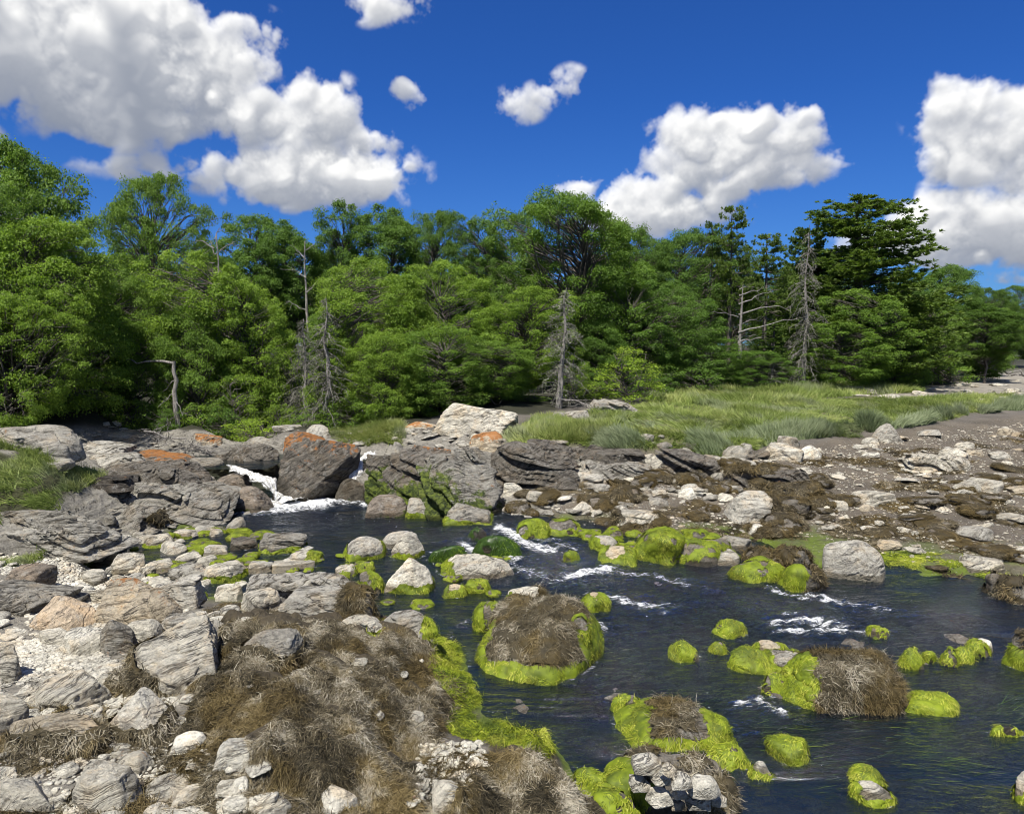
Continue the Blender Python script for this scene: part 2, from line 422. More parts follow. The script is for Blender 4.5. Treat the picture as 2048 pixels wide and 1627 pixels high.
def mat_foam():
    N = NT('white_water')
    pos = N.n('ShaderNodeNewGeometry').outputs['Position']
    fv = N.n('ShaderNodeCombineXYZ', {0: N.math('MULTIPLY', N.attr('fu').outputs['Fac'], 16.0), 1: N.math('MULTIPLY', N.attr('fv').outputs['Fac'], 3.2), 2: 0.0}).outputs[0]
    n = N.noise(fv, 1.6, 8, .72, .4); n2 = N.noise(pos, 45, 3, .6)
    e = N.attr('foam').outputs['Fac']
    a = N.ramp(N.math('ADD', e, N.math('MULTIPLY', N.math('SUBTRACT', n, .5), 1.6)), .48, .95)
    b = N.n('ShaderNodeBump', {'Strength': .8, 'Distance': .06, 'Height': N.math('ADD', n, N.math('MULTIPLY', n2, .4))})
    d = principled(N, **{'Base Color': N.mix(N.ramp(n, .38, .6), (.40, .38, .32), (.84, .84, .82)), 'Roughness': .5, 'Normal': b.outputs[0]})
    t = N.n('ShaderNodeBsdfTransparent')
    return N.out(N.n('ShaderNodeMixShader', {0: a, 1: t.outputs[0], 2: d.outputs[0]}))

def mat_strand(name, stops, patch=None, trans=.25, rough=.6, pscale=1.2, plo=.5, phi=.62):
    N = NT(name)
    r = N.attr('rnd').outputs['Fac']
    rp = N.n('ShaderNodeValToRGB', {0: r})
    el = rp.color_ramp.elements
    el[0].position, el[0].color = stops[0][0], (*stops[0][1], 1)
    el[1].position, el[1].color = stops[-1][0], (*stops[-1][1], 1)
    for p_, c_ in stops[1:-1]:
        e = el.new(p_); e.color = (*c_, 1)
    c = rp.outputs[0]
    if patch:
        pos = N.n('ShaderNodeNewGeometry').outputs['Position']
        k = N.ramp(N.noise(pos, pscale, 5, .65), plo, phi)
        c = N.mix(N.math('MULTIPLY', k, .85), c, N.mix(r, patch[0], patch[1]))
    d = principled(N, **{'Base Color': c, 'Roughness': rough}); d.inputs['Specular IOR Level'].default_value = .35
    t = N.n('ShaderNodeBsdfTranslucent', {'Color': c})
    return N.out(N.n('ShaderNodeMixShader', {0: trans, 1: d.outputs[0], 2: t.outputs[0]}))

def mat_leaf(name, dark, light, trans=.42):
    N = NT(name)
    r = N.attr('rnd').outputs['Fac']
    oi = N.n('ShaderNodeObjectInfo').outputs['Color']
    c = N.mix(1.0, N.mix(r, dark, light), oi, 'MULTIPLY')
    d = principled(N, **{'Base Color': c, 'Roughness': .55}); d.inputs['Specular IOR Level'].default_value = .22
    t = N.n('ShaderNodeBsdfTranslucent', {'Color': N.mix(1.0, c, (1.25, 1.35, .6), 'MULTIPLY')})
    return N.out(N.n('ShaderNodeMixShader', {0: trans, 1: d.outputs[0], 2: t.outputs[0]}))

def mat_bark(name, a, b_):
    N = NT(name)
    pos = N.n('ShaderNodeNewGeometry').outputs['Position']
    m = N.n('ShaderNodeMapping', {'Vector': pos}); m.inputs['Scale'].default_value = (6, 6, 1.5)
    n = N.noise(m.outputs[0], 3, 6, .7)
    b = N.n('ShaderNodeBump', {'Strength': .8, 'Distance': .03, 'Height': n})
    p = principled(N, **{'Base Color': N.mix(N.ramp(n, .35, .65), a, b_), 'Roughness': .9, 'Normal': b.outputs[0]})
    return N.out(p)

M_ROCK = mat_rock(); M_GROUND = mat_ground(); M_WATER = mat_water(); M_FOAM = mat_foam()
M_WEED = mat_strand('rockweed', [(0, (.020, .017, .008)), (.3, (.075, .060, .031)), (.65, (.175, .148, .094)), (1, (.40, .365, .28))], ((.04, .028, .007), (.16, .113, .032)), trans=.1, plo=.46, phi=.60, rough=.8, pscale=1.6)
M_WEEDW = mat_strand('damp_rockweed', [(0, (.018, .014, .007)), (.5, (.082, .064, .030)), (1, (.25, .21, .135))], ((.035, .026, .008), (.15, .102, .028)), trans=.1, rough=.75, pscale=1.6, plo=.42, phi=.58)
M_ALGA = mat_strand('green_algae', [(0, (.05, .075, .006)), (.35, (.19, .245, .010)), (.75, (.28, .32, .022)), (1, (.42, .43, .075))], ((.05, .08, .008), (.20, .215, .02)), trans=.15, rough=.7, pscale=3.0)
M_ALGAD = mat_strand('dark_algae', [(0, (.012, .03, .004)), (.5, (.045, .09, .008)), (1, (.13, .20, .015))], None, trans=.2, rough=.4)
M_GRASS = mat_strand('marsh_grass', [(0, (.10, .15, .025)), (.5, (.23, .30, .065)), (1, (.40, .43, .15))], ((.17, .21, .09), (.36, .39, .22)), trans=.35, pscale=.55, plo=.5, phi=.62)
M_BLUEG = mat_strand('grey_green_grass', [(0, (.10, .14, .06)), (.5, (.22, .27, .13)), (1, (.36, .40, .24))], None, trans=.3)
M_LEAF = mat_leaf('broad_leaf', (.074, .138, .022), (.225, .335, .054))
M_NEEDLE = mat_leaf('pine_needle', (.055, .10, .02), (.19, .26, .05), .3)
M_LICH = mat_leaf('lichen_twig', (.10, .11, .075), (.30, .30, .24), .1)
M_BARK = mat_bark('grey_bark', (.045, .038, .032), (.15, .13, .11))
M_DEAD = mat_bark('bleached_wood', (.10, .092, .08), (.29, .27, .24))

# ------------------------------------------------------------------ terrain
CTRL = [  # photo position and the height of the ground there
 (0,1627,.75),(300,1627,.7),(600,1627,.62),(900,1627,.42),(1100,1627,.22),(1190,1627,.05),
 (0,1500,.75),(300,1500,.70),(600,1500,.70),(850,1500,.32),(950,1490,.12),(1080,1530,.10),(1150,1580,.06),
 (0,1400,.70),(300,1380,.72),(550,1380,.78),(750,1400,.5),(870,1400,.24),
 (0,1290,.60),(150,1290,.52),(350,1290,.66),(600,1290,.72),(780,1290,.42),(860,1290,.12),(900,1285,.06),(935,1372,.06),(925,1435,.06),(940,1300,-.15),(1000,1400,-.2),(1000,1456,.03),(1065,1488,.04),
 (0,1180,.55),(150,1200,.45),(300,1200,.46),(450,1200,.28),(600,1200,.32),(720,1235,.05),(770,1200,-.2),(830,1240,-.15),
 (100,1110,.36),(200,1130,.10),(300,1115,-.02),(400,1140,.02),(500,1150,.04),(600,1120,-.02),(660,1130,-.15),
 (350,1080,.10),(430,1070,.05),(480,1050,-.05),(510,1035,-.2),
 (0,1080,.62),(120,1080,.50),(220,1070,.32),(0,1030,1.0),(150,1030,.75),(300,1030,.42),(420,1020,.2),
 (0,960,1.5),(100,960,1.4),(200,955,1.15),(320,960,.7),(430,960,.5),
 (0,900,1.9),(100,905,1.6),(170,890,1.2),(240,900,.78),(330,895,.5),(400,895,.5),(450,905,.55),(300,878,.55),(370,872,.6),
 (250,858,1.15),(400,858,1.05),(500,872,.95),(600,866,1.15),(700,876,1.0),
 (500,1065,-.30),(600,1055,-.40),(700,1055,-.40),(850,1065,-.30),(570,1015,-.3),(700,1005,-.2),(800,1040,-.1),(950,1050,-.05),(900,1045,-.05),
 (620,960,.15),(520,940,.4),(620,915,.7),(720,930,.55),(850,960,.4),(850,900,1.1),(960,980,.35),(960,905,1.15),
 (700,860,1.25),(850,845,1.5),(1000,862,1.45),
 (0,830,2.0),(200,825,1.9),(400,835,1.7),(600,845,1.6),(800,832,1.75),(1000,812,1.9),(1200,790,1.8),(1400,782,1.75),(1600,776,1.8),(1800,776,1.8),(1900,766,1.7),
 (1050,882,1.3),(1150,888,1.28),(1300,900,1.2),(1450,893,1.15),(1550,872,1.15),(1700,852,1.2),(1850,832,1.25),(2048,812,1.3),
 (1200,845,1.5),(1400,830,1.5),(1600,815,1.5),(1800,800,1.5),(2048,785,1.5),(1900,745,1.7),(2048,742,1.75),
 (1100,918,.92),(1300,932,.82),(1480,905,.90),(1700,872,1.0),(1900,848,1.08),(2048,832,1.12),
 (1100,1000,.40),(1300,1000,.42),(1300,1060,.16),(1500,950,.68),(1500,1040,.28),(1700,950,.68),(1700,1040,.30),(1900,950,.70),(1900,1050,.30),(2048,950,.72),(2048,1050,.32),
 (1600,1100,.14),(1750,1135,.07),(1900,1150,.05),(2048,1160,.07),(1640,1170,-.08),(1780,1180,-.12),(1950,1190,-.08),(2048,1215,-.15),
 (1080,1062,.0),(1200,1070,.06),(1250,1125,-.05),(1440,1120,.02),(1440,1080,.12),(1550,1170,-.08),
 (1000,1110,-.2),(1200,1180,-.3),(1400,1200,-.3),(1600,1240,-.35),(1800,1230,-.3),(2048,1260,-.3),(1000,1300,-.35),(1300,1300,-.4),(1600,1350,-.5),(2048,1350,-.5),
 (1080,1420,-.28),(1075,1445,-.12),(1300,1500,-.38),(1600,1550,-.5),(2048,1600,-.5),(1290,1627,-.25),(1450,1627,-.4)]
CW = [(-3,3.2,.8),(0,3.2,.35),(2,3,-.2),(5,3,-.5),(-7,4,.95),(9,5,-.5),(-14,10,1.2),(-20,16,2.0),(-28,25,2.4),(16,13,-.1),(22,14,.1),(22,20,.8),(26,28,1.3),
 (-40,45,2.8),(-15,45,2.4),(10,50,2.2),(25,60,1.9),(45,62,1.7),(45,40,1.45),(60,90,1.8),(-60,90,3.5),(0,90,3.0),(30,95,2.2),(-100,200,4),(0,200,3.5),(100,200,2),(-1500,1500,4),(0,1500,4),(1500,1500,3)]
cp = np.array(CTRL, float)
gx_, gy_ = on_plane(cp[:, 0], cp[:, 1], cp[:, 2])
cpx = np.concatenate([gx_, [c[0] for c in CW]]); cpy = np.concatenate([gy_, [c[1] for c in CW]]); cpz = np.concatenate([cp[:, 2], [c[2] for c in CW]])
def warp_uv(x, y):
    y = np.asarray(y, float)
    return np.asarray(x, float) / (y + 4.0) * 2.4, np.log(y + 4.0) * 2.4
KU, KV = warp_uv(cpx, cpy)
def _phi(r2): return np.where(r2 > 1e-12, .5 * r2 * np.log(r2 + 1e-12), 0)
nK = len(KU)
A_ = np.zeros((nK + 3, nK + 3))
A_[:nK, :nK] = _phi((KU[:, None] - KU) ** 2 + (KV[:, None] - KV) ** 2) + np.eye(nK) * .004
A_[:nK, nK] = 1; A_[:nK, nK + 1] = KU; A_[:nK, nK + 2] = KV; A_[nK:, :nK] = A_[:nK, nK:].T
WK = np.linalg.solve(A_, np.concatenate([cpz, [0, 0, 0]]))
def h_smooth(x, y):
    u, v = warp_uv(x, y); sh = u.shape; u = u.ravel(); v = v.ravel(); r = np.empty(len(u))
    for i in range(0, len(u), 60000):
        a, b = u[i:i + 60000], v[i:i + 60000]
        r[i:i + 60000] = _phi((a[:, None] - KU) ** 2 + (b[:, None] - KV) ** 2) @ WK[:nK] + WK[nK] + WK[nK + 1] * a + WK[nK + 2] * b
    return r.reshape(sh)

# zones of the shore, in photo positions of the ground
Z_WEED = [(395,1255),(560,1240),(760,1255),(868,1300),(878,1340),(930,1372),(925,1405),(895,1450),(880,1482),(960,1510),(1080,1495),(1150,1570),(1230,1660),(560,1660),(430,1600),(345,1560),(352,1480),(385,1400),(360,1310)]
Z_GRAV = [(0,1285),(150,1275),(240,1330),(262,1400),(240,1440),(180,1380),(60,1360),(0,1370)]
Z_GRAV2 = [(840,1490),(960,1485),(975,1530),(900,1600),(820,1610),(835,1560)]
Z_GRAV3 = [(0,1110),(160,1120),(240,1200),(210,1260),(130,1190),(0,1140)]
Z_MARSH = [(1012,880),(1100,850),(1200,826),(1300,806),(1480,778),(1720,774),(1580,800),(1800,796),(2080,786),(2080,812),(1950,824),(1850,848),(1700,866),(1560,880),(1480,905),(1330,905),(1180,890),(1090,897)]
Z_LGRASS = [(-40,905),(60,930),(160,938),(228,948),(150,985),(60,1028),(-40,1035)]
Z_FOREST = [(-400,850),(170,850),(330,858),(430,862),(640,862),(800,862),(900,820),(1060,830),(1200,800),(1450,778),(1800,775),(1960,762),(2080,745),(2080,640),(-400,640)]
Z_RSHORE = [(1000,905),(1500,905),(1900,845),(2100,825),(2100,1175),(1880,1160),(1620,1160),(1440,1085),(1100,1050),(990,1040)]
Z_BED = [(-420,925),(240,935),(440,935),(500,980),(515,1035),(350,1092),(240,1118),(-60,1122),(-420,1130)]
Z_BED2 = [(-420,855),(250,852),(520,866),(740,872),(1040,850),(1060,905),(1150,1000),(960,1050),(470,1030),(300,940),(-420,925)]
Z_RUB = [(-420,1125),(-60,1118),(130,1125),(190,1185),(310,1195),(430,1225),(560,1225),(760,1235),(760,1255),(560,1240),(395,1255),(360,1310),(385,1400),(352,1480),(345,1560),(430,1600),(560,1660),(1200,1640),(1150,1900),(-500,1900)]
Z_MUDL = [(-60,1480),(120,1500),(330,1505),(420,1540),(330,1620),(150,1560),(-60,1560)]
Z_BEACH = [(1720,790),(1900,770),(1990,745),(2100,740),(2100,782),(1850,796)]

NR, NC = 820, 900
yy_ = np.geomspace(2.6 + 3, 1800 + 3, NR) - 3
# more rows where the shore is
yy_ = np.interp(np.linspace(0, 1, NR), np.linspace(0, 1, 9), [2.8, 5.4, 7.2, 9.5, 13.0, 18.5, 27.0, 60.0, 1800.0])
tt_ = np.linspace(-1.15, 1.15, NC)
TX = (yy_[:, None] + 3.0) * tt_[None, :]; TY = np.repeat(yy_[:, None], NC, 1)
TH = h_smooth(TX, TY)
PXg, PYg = project(TX, TY, TH)
weedz = in_poly(PXg, PYg, Z_WEED); rsh = in_poly(PXg, PYg, Z_RSHORE); fo_z = in_poly(PXg, PYg, Z_FOREST) | (TY > 70)
marsh = in_poly(PXg, PYg, Z_MARSH); lgr = in_poly(PXg, PYg, Z_LGRASS)
grav = in_poly(PXg, PYg, Z_GRAV) | in_poly(PXg, PYg, Z_GRAV2) | in_poly(PXg, PYg, Z_GRAV3); beach = in_poly(PXg, PYg, Z_BEACH)
def soft(m, k=4):
    m = m.astype(float)
    for _ in range(k):
        m[1:-1, 1:-1] = (m[1:-1, 1:-1] * 2 + m[:-2, 1:-1] + m[2:, 1:-1] + m[1:-1, :-2] + m[1:-1, 2:]) / 6
    return m
bed_s = soft(in_poly(PXg, PYg, Z_BED) | (in_poly(PXg, PYg, Z_BED2) & ~fo_z), 4); rub_s = soft(in_poly(PXg, PYg, Z_RUB), 4)
Z_POOL = [(150,1105),(260,1090),(390,1062),(510,1050),(650,1105),(650,1150),(560,1165),(430,1215),(330,1185),(190,1180)]
pool_s = soft(in_poly(PXg, PYg, Z_POOL), 8)
weed_s, rsh_s, marsh_s, lgr_s, grav_s, forest_s, beach_s = soft(weedz, 10), soft(rsh, 6), soft(marsh, 2), soft(lgr, 2), soft(grav, 3), soft(fo_z, 4), soft(beach, 3)
Pf = np.stack([TX.ravel(), TY.ravel(), np.zeros(TX.size)], -1)
sel = (TY < 60).ravel()
nA = np.zeros(TX.size); nB = np.zeros(TX.size)
nA[sel] = fbm(Pf[sel] * 1.15, 5, 3); nB[sel] = fbm(Pf[sel] * 5.0, 4, 9)
nA = nA.reshape(TX.shape); nB = nB.reshape(TX.shape); nC = np.zeros(TX.size); nC[sel] = 1 - 2.6 * np.abs(fbm(Pf[sel] * 1.9 + 5, 3, 19)); nC = nC.reshape(TX.shape)
TH = TH + nA * (.05 + .13 * weed_s + .07 * rsh_s) + nB * (.012 + .085 * weed_s + .025 * rsh_s) + weed_s * .13 * np.clip(nC, -.4, .8)
def layered(x, y, z):
    s = (x * .36 - y * .24 + z * 2.2 + .5 * nA) / .16
    f = s - np.floor(s); k = np.floor(s).astype(np.int64)
    a0 = _hash(k, k * 0, k * 0, 5); a1 = _hash(k + 1, k * 0, k * 0, 5); w = sstep(.75, 1, f)
    return a0 * (1 - w) + a1 * w - .9 * np.exp(-((f - .87) / .09) ** 2)
TH = TH - .11 * pool_s
TH = TH + bed_s * .065 * layered(TX, TY, TH) * (TY < 30) + bed_s * .10 * nA
# domes of weed-covered ledge in the foreground
for (px, py, r, hh) in ((650,1400,150,.14),(560,1480,120,.12),(760,1300,110,.2),(480,1400,90,.15),(820,1420,90,.16),(1040,1560,110,.30),(700,1540,110,.2),(540,1560,90,.18),(940,1620,80,.15),(1120,1620,70,.12),(560,1310,90,.12)):
    d = np.hypot(PXg - px, (PYg - py) * 1.5) / r
    TH = TH + hh * np.exp(-d * d * 1.6) * np.clip(weed_s + .15, 0, 1)
marsh_t = marsh_s * (.10 + .10 * nA)
TH = TH + marsh_t
def H(x, y):
    x = np.asarray(x, float); y = np.asarray(y, float)
    fi = np.interp(y, yy_, np.arange(NR)); fj = np.interp(x / (y + 3.0), tt_, np.arange(NC))
    i = np.clip(fi.astype(int), 0, NR - 2); j = np.clip(fj.astype(int), 0, NC - 2); a = fi - i; b = fj - j
    return (TH[i, j] * (1 - a) * (1 - b) + TH[i + 1, j] * a * (1 - b) + TH[i, j + 1] * (1 - a) * b + TH[i + 1, j + 1] * a * b)
def WZ(x, y):
    return 0.16 * sstep(11.2, 14.6, np.asarray(y, float))
def G(px, py, water=True):
    d = ray(px, py); z = np.full(d.shape[:-1], .4)
    for _ in range(40):
        k = (z - CAM_H) / np.minimum(d[..., 2], -1e-4)
        x, y = d[..., 0] * k, d[..., 1] * k
        h = H(x, y)
        if water: h = np.where(y < 19.5, np.maximum(h, WZ(x, y)), h)
        z = z * .5 + h * .5
    return x, y, h
soil = np.empty((*TX.shape, 3)); soil[:] = (.135, .12, .10)
def lay(m, c):
    soil[:] = soil * (1 - m[..., None]) + np.array(c) * m[..., None]
lay(rub_s, (.25, .23, .19)); lay(rsh_s, (.14, .118, .088)); lay(bed_s, (.30, .28, .235)); lay(soft(in_poly(PXg, PYg, Z_MUDL), 5), (.105, .085, .06)); lay(forest_s, (.030, .030, .016)); lay(marsh_s, (.12, .125, .05)); lay(lgr_s, (.08, .085, .035))
lay(weed_s, (.075, .060, .036)); lay(grav_s, (.24, .22, .19)); lay(beach_s, (.27, .245, .20))
under = sstep(.10, -.06, TH - WZ(TX, TY)) * (TY < 19.5)
al = sstep(.12, .03, TH - WZ(TX, TY)) * sstep(-.30, -.02, TH - WZ(TX, TY)) * (TY < 18) * sstep(-.1, .25, nA + .25)
lay(under, (.115, .12, .05)); lay(pool_s * under, (.075, .085, .016)); lay(al * .9, (.12, .17, .012))
dry = np.clip(.92 - .3 * sstep(.45, .1, TH) , .4, 1)
grit = np.clip(rsh_s * 1.0 + rub_s + .5 * grav_s + .25 - weed_s * .3, 0, 1) * (1 - forest_s) * (1 - marsh_s) * (1 - under) * (1 - bed_s * .8)
ground = add('ground', make_mesh('ground', np.stack([TX.ravel(), TY.ravel(), TH.ravel()], -1), grid_faces(NR, NC), M_GROUND,
      {'grit': grit.ravel(), 'rocky': bed_s.ravel(), 'dry': dry.ravel()}, colors={'soil': soil.reshape(-1, 3)}))
tag(ground, 'brown muddy and rocky shore rising to the wooded bank', kind='structure')

# ------------------------------------------------------------------ water
def stroke_mask(px, py, strokes, sy=2.0):
    m = np.zeros(px.shape)
    for (x1, y1, x2, y2, r, s) in strokes:
        m = np.maximum(m, s * np.exp(-(seg_dist(px, py, x1, y1, x2, y2, sy) / r) ** 2))
    return m
FOAM = [(555,1008,640,1006,34,1.25),(640,1004,720,1000,18,1.0),(490,1024,640,1014,20,.95),(430,1034,520,1020,7,.45),(690,999,742,1000,16,1.2),(726,1010,730,1012,10,1),
 (925,1085,945,1105,16,.95),(945,1110,1040,1118,13,.85),(1000,1055,1040,1080,20,1.05),(1040,1085,1105,1103,22,.95),(1100,1100,1130,1095,12,.7),(960,1108,1120,1160,34,.62),(1040,1060,1150,1100,30,.6),(1020,1120,1060,1150,16,.7),(1060,1150,1120,1165,16,.55),
 (925,1070,1000,1062,8,.5),(860,1105,930,1102,9,.6),
 (1140,1152,1215,1140,18,1.05),(1215,1140,1290,1150,16,.75),(1310,1152,1375,1168,14,.75),(1120,1130,1150,1140,10,.55),
 (1215,1192,1290,1212,14,.9),(1290,1212,1335,1210,14,.85),(1165,1225,1210,1258,16,.75),(1100,1190,1150,1215,10,.4),
 (1545,1248,1640,1240,13,1.0),(1560,1264,1690,1262,12,.95),(1620,1244,1690,1252,12,.8),(1640,1270,1740,1262,9,.7),(1565,1232,1600,1230,9,.6),
 (1535,1175,1620,1200,11,.75),(1615,1192,1680,1208,12,.9),(1690,1205,1780,1218,12,.65),
 (1470,1410,1520,1398,12,.85),(1510,1402,1570,1428,14,.85),(1440,1440,1520,1470,14,.4),(1560,1430,1640,1455,10,.4),
 (700,1190,740,1200,8,.6),(940,1245,1000,1230,10,.45),(1005,1215,1050,1230,9,.5),(905,1270,890,1330,5,.7),(912,1255,935,1240,5,.7),
 (1610,1290,1640,1300,10,.35),(1480,1520,1500,1545,8,.5),(1180,1480,1215,1500,6,.5),(1390,1510,1450,1500,5,.6),(1445,1540,1500,1540,6,.6),(1700,1550,1680,1590,10,.35)]
WR, WCn = 620, 700
wy = np.interp(np.linspace(0, 1, WR), np.linspace(0, 1, 6), [3.4, 6.0, 8.5, 11.5, 15.0, 19.6])
wt = np.linspace(-.62, .98, WCn)
WX = (wy[:, None] + 3) * wt[None, :]; WY = np.repeat(wy[:, None], WCn, 1); WH = WZ(WX, WY)
wpx, wpy = project(WX, WY, WH)
foam = np.maximum(stroke_mask(wpx, wpy, FOAM), stroke_mask(wpx, wpy, [(a, b, c + .25 * (c - a) + 14, d + .25 * (d - b) + 4, r * 2.2, q * .52) for a, b, c, d, r, q in FOAM[6:]]))
rush = np.clip(stroke_mask(wpx, wpy, [(1000,1080,1250,1150,90,.9),(1250,1150,1750,1240,80,.8),(1100,1220,1650,1260,80,.75),(1200,1400,1600,1480,110,.55),(880,1080,1000,1060,40,.5)]) + foam * .5, 0, 1)
bubbles = stroke_mask(wpx, wpy, [(520,1030,860,1050,40,.32),(600,1075,760,1040,30,.22),(1100,1180,1300,1250,70,.2),(1150,1330,1300,1480,60,.16),(1400,1420,1650,1520,70,.22),(1000,1130,1200,1180,40,.25)])
pw = np.stack([WX.ravel() * .94 + WY.ravel() * .34, (WY.ravel() * .94 - WX.ravel() * .34) * 1.9, np.zeros(WX.size)], -1)
wn = fbm(pw * 2.0, 4, 21).reshape(WX.shape); wn2 = fbm(pw * 7.0, 3, 33).reshape(WX.shape)
WH = WH + wn * (.010 + .055 * rush) + wn2 * (.003 + .022 * rush) + .05 * np.clip(foam, 0, 1) * (.5 + wn2)
water = add('water', make_mesh('water', np.stack([WX.ravel(), WY.ravel(), WH.ravel()], -1), grid_faces(WR, WCn), M_WATER, {'foam': foam.ravel(), 'rush': rush.ravel(), 'bubbles': bubbles.ravel()}))
tag(water, 'dark rippling stream with white rapids below the falls', kind='structure')
# the river above the falls
ux, uy = np.meshgrid(np.linspace(-13, -3.6, 120), np.linspace(18.6, 25, 90))
uy = np.maximum(uy, np.where(ux < -6.3, 18.95, 20.9))
uz = .80 + .008 * fbm(P3(ux.ravel() * 2, uy.ravel() * 3), 3, 5).reshape(ux.shape)
ua = {k: np.zeros(ux.size) for k in ('foam', 'rush', 'bubbles')}
up = add('water', make_mesh('river_above_falls', np.stack([ux.ravel(), uy.ravel(), uz.ravel()], -1), grid_faces(90, 120), M_WATER, ua))
tag(up, 'still dark water held behind the rock ledges above the falls', kind='structure')

def fall(name, label, pts, wid, sub=70, across=18, seed=0):
    """white water tumbling along a path of photo points with their heights"""
    C = []
    for (px, py, z) in pts:
        x, y = on_plane(px, py, z); C.append((float(x), float(y), z))
    C = np.array(C); s = np.linspace(0, 1, sub); t = np.linspace(0, 1, len(C))
    P = np.stack([np.interp(s, t, C[:, k]) for k in range(3)], -1)
    for _ in range(4): P[1:-1] = (P[:-2] + P[1:-1] * 2 + P[2:]) / 4
    wv = np.interp(s, t, wid)
    T = nrm(np.gradient(P, axis=0)); side = nrm(np.cross(T, [0, 0, 1.0])); up_ = np.cross(side, T)
    u = np.linspace(-1, 1, across)
    V = P[:, None, :] + side[:, None, :] * (u[None, :, None] * wv[:, None, None]) + up_[:, None, :] * ((1 - u ** 2)[None, :, None] * .10)
    V = V.reshape(-1, 3)
    V += np.repeat(up_, across, 0) * (fbm(V * 5, 4, seed)[:, None] * .13) + np.array([0, 0, 1]) * (fbm(V * 16, 3, seed + 5)[:, None] * .05)
    V += np.repeat(side, across, 0) * (fbm(np.repeat(P, across, 0) * 3.5, 3, seed + 2)[:, None] * .16)
    e = (1.05 - .75 * np.abs(u) ** 3)[None, :].repeat(sub, 0).ravel() * np.interp(s, [0, .08, 1], [.55, 1, 1]).repeat(across)
    o = add(name, make_mesh(name, V, grid_faces(sub, across), M_FOAM, {'foam': e, 'fu': (u[None, :] * wv[:, None]).ravel(), 'fv': np.repeat(s * np.linalg.norm(np.diff(C, axis=0), axis=1).sum(), across)}))
    return tag(o, label, kind='structure')
fall('waterfall', 'white waterfall sliding down the chute left of the big dam rock', [(458,936,.84),(490,945,.80),(520,958,.70),(540,972,.55),(552,988,.35),(566,1000,.2),(590,1008,.17)], [.14,.20,.27,.33,.36,.5,.7], seed=2)
fall('waterfall', 'thin broken cascade trickling down right of the big dam rock', [(752,905,1.15),(728,918,1.02),(716,938,.82),(712,958,.6),(706,972,.45)], [.10,.12,.13,.17,.2], seed=8)
fall('waterfall', 'low white spill of water over the mossy step into the dark pool', [(700,972,.44),(700,984,.3),(712,996,.19),(716,1002,.17)], [.24,.22,.28,.36], sub=40, seed=12)

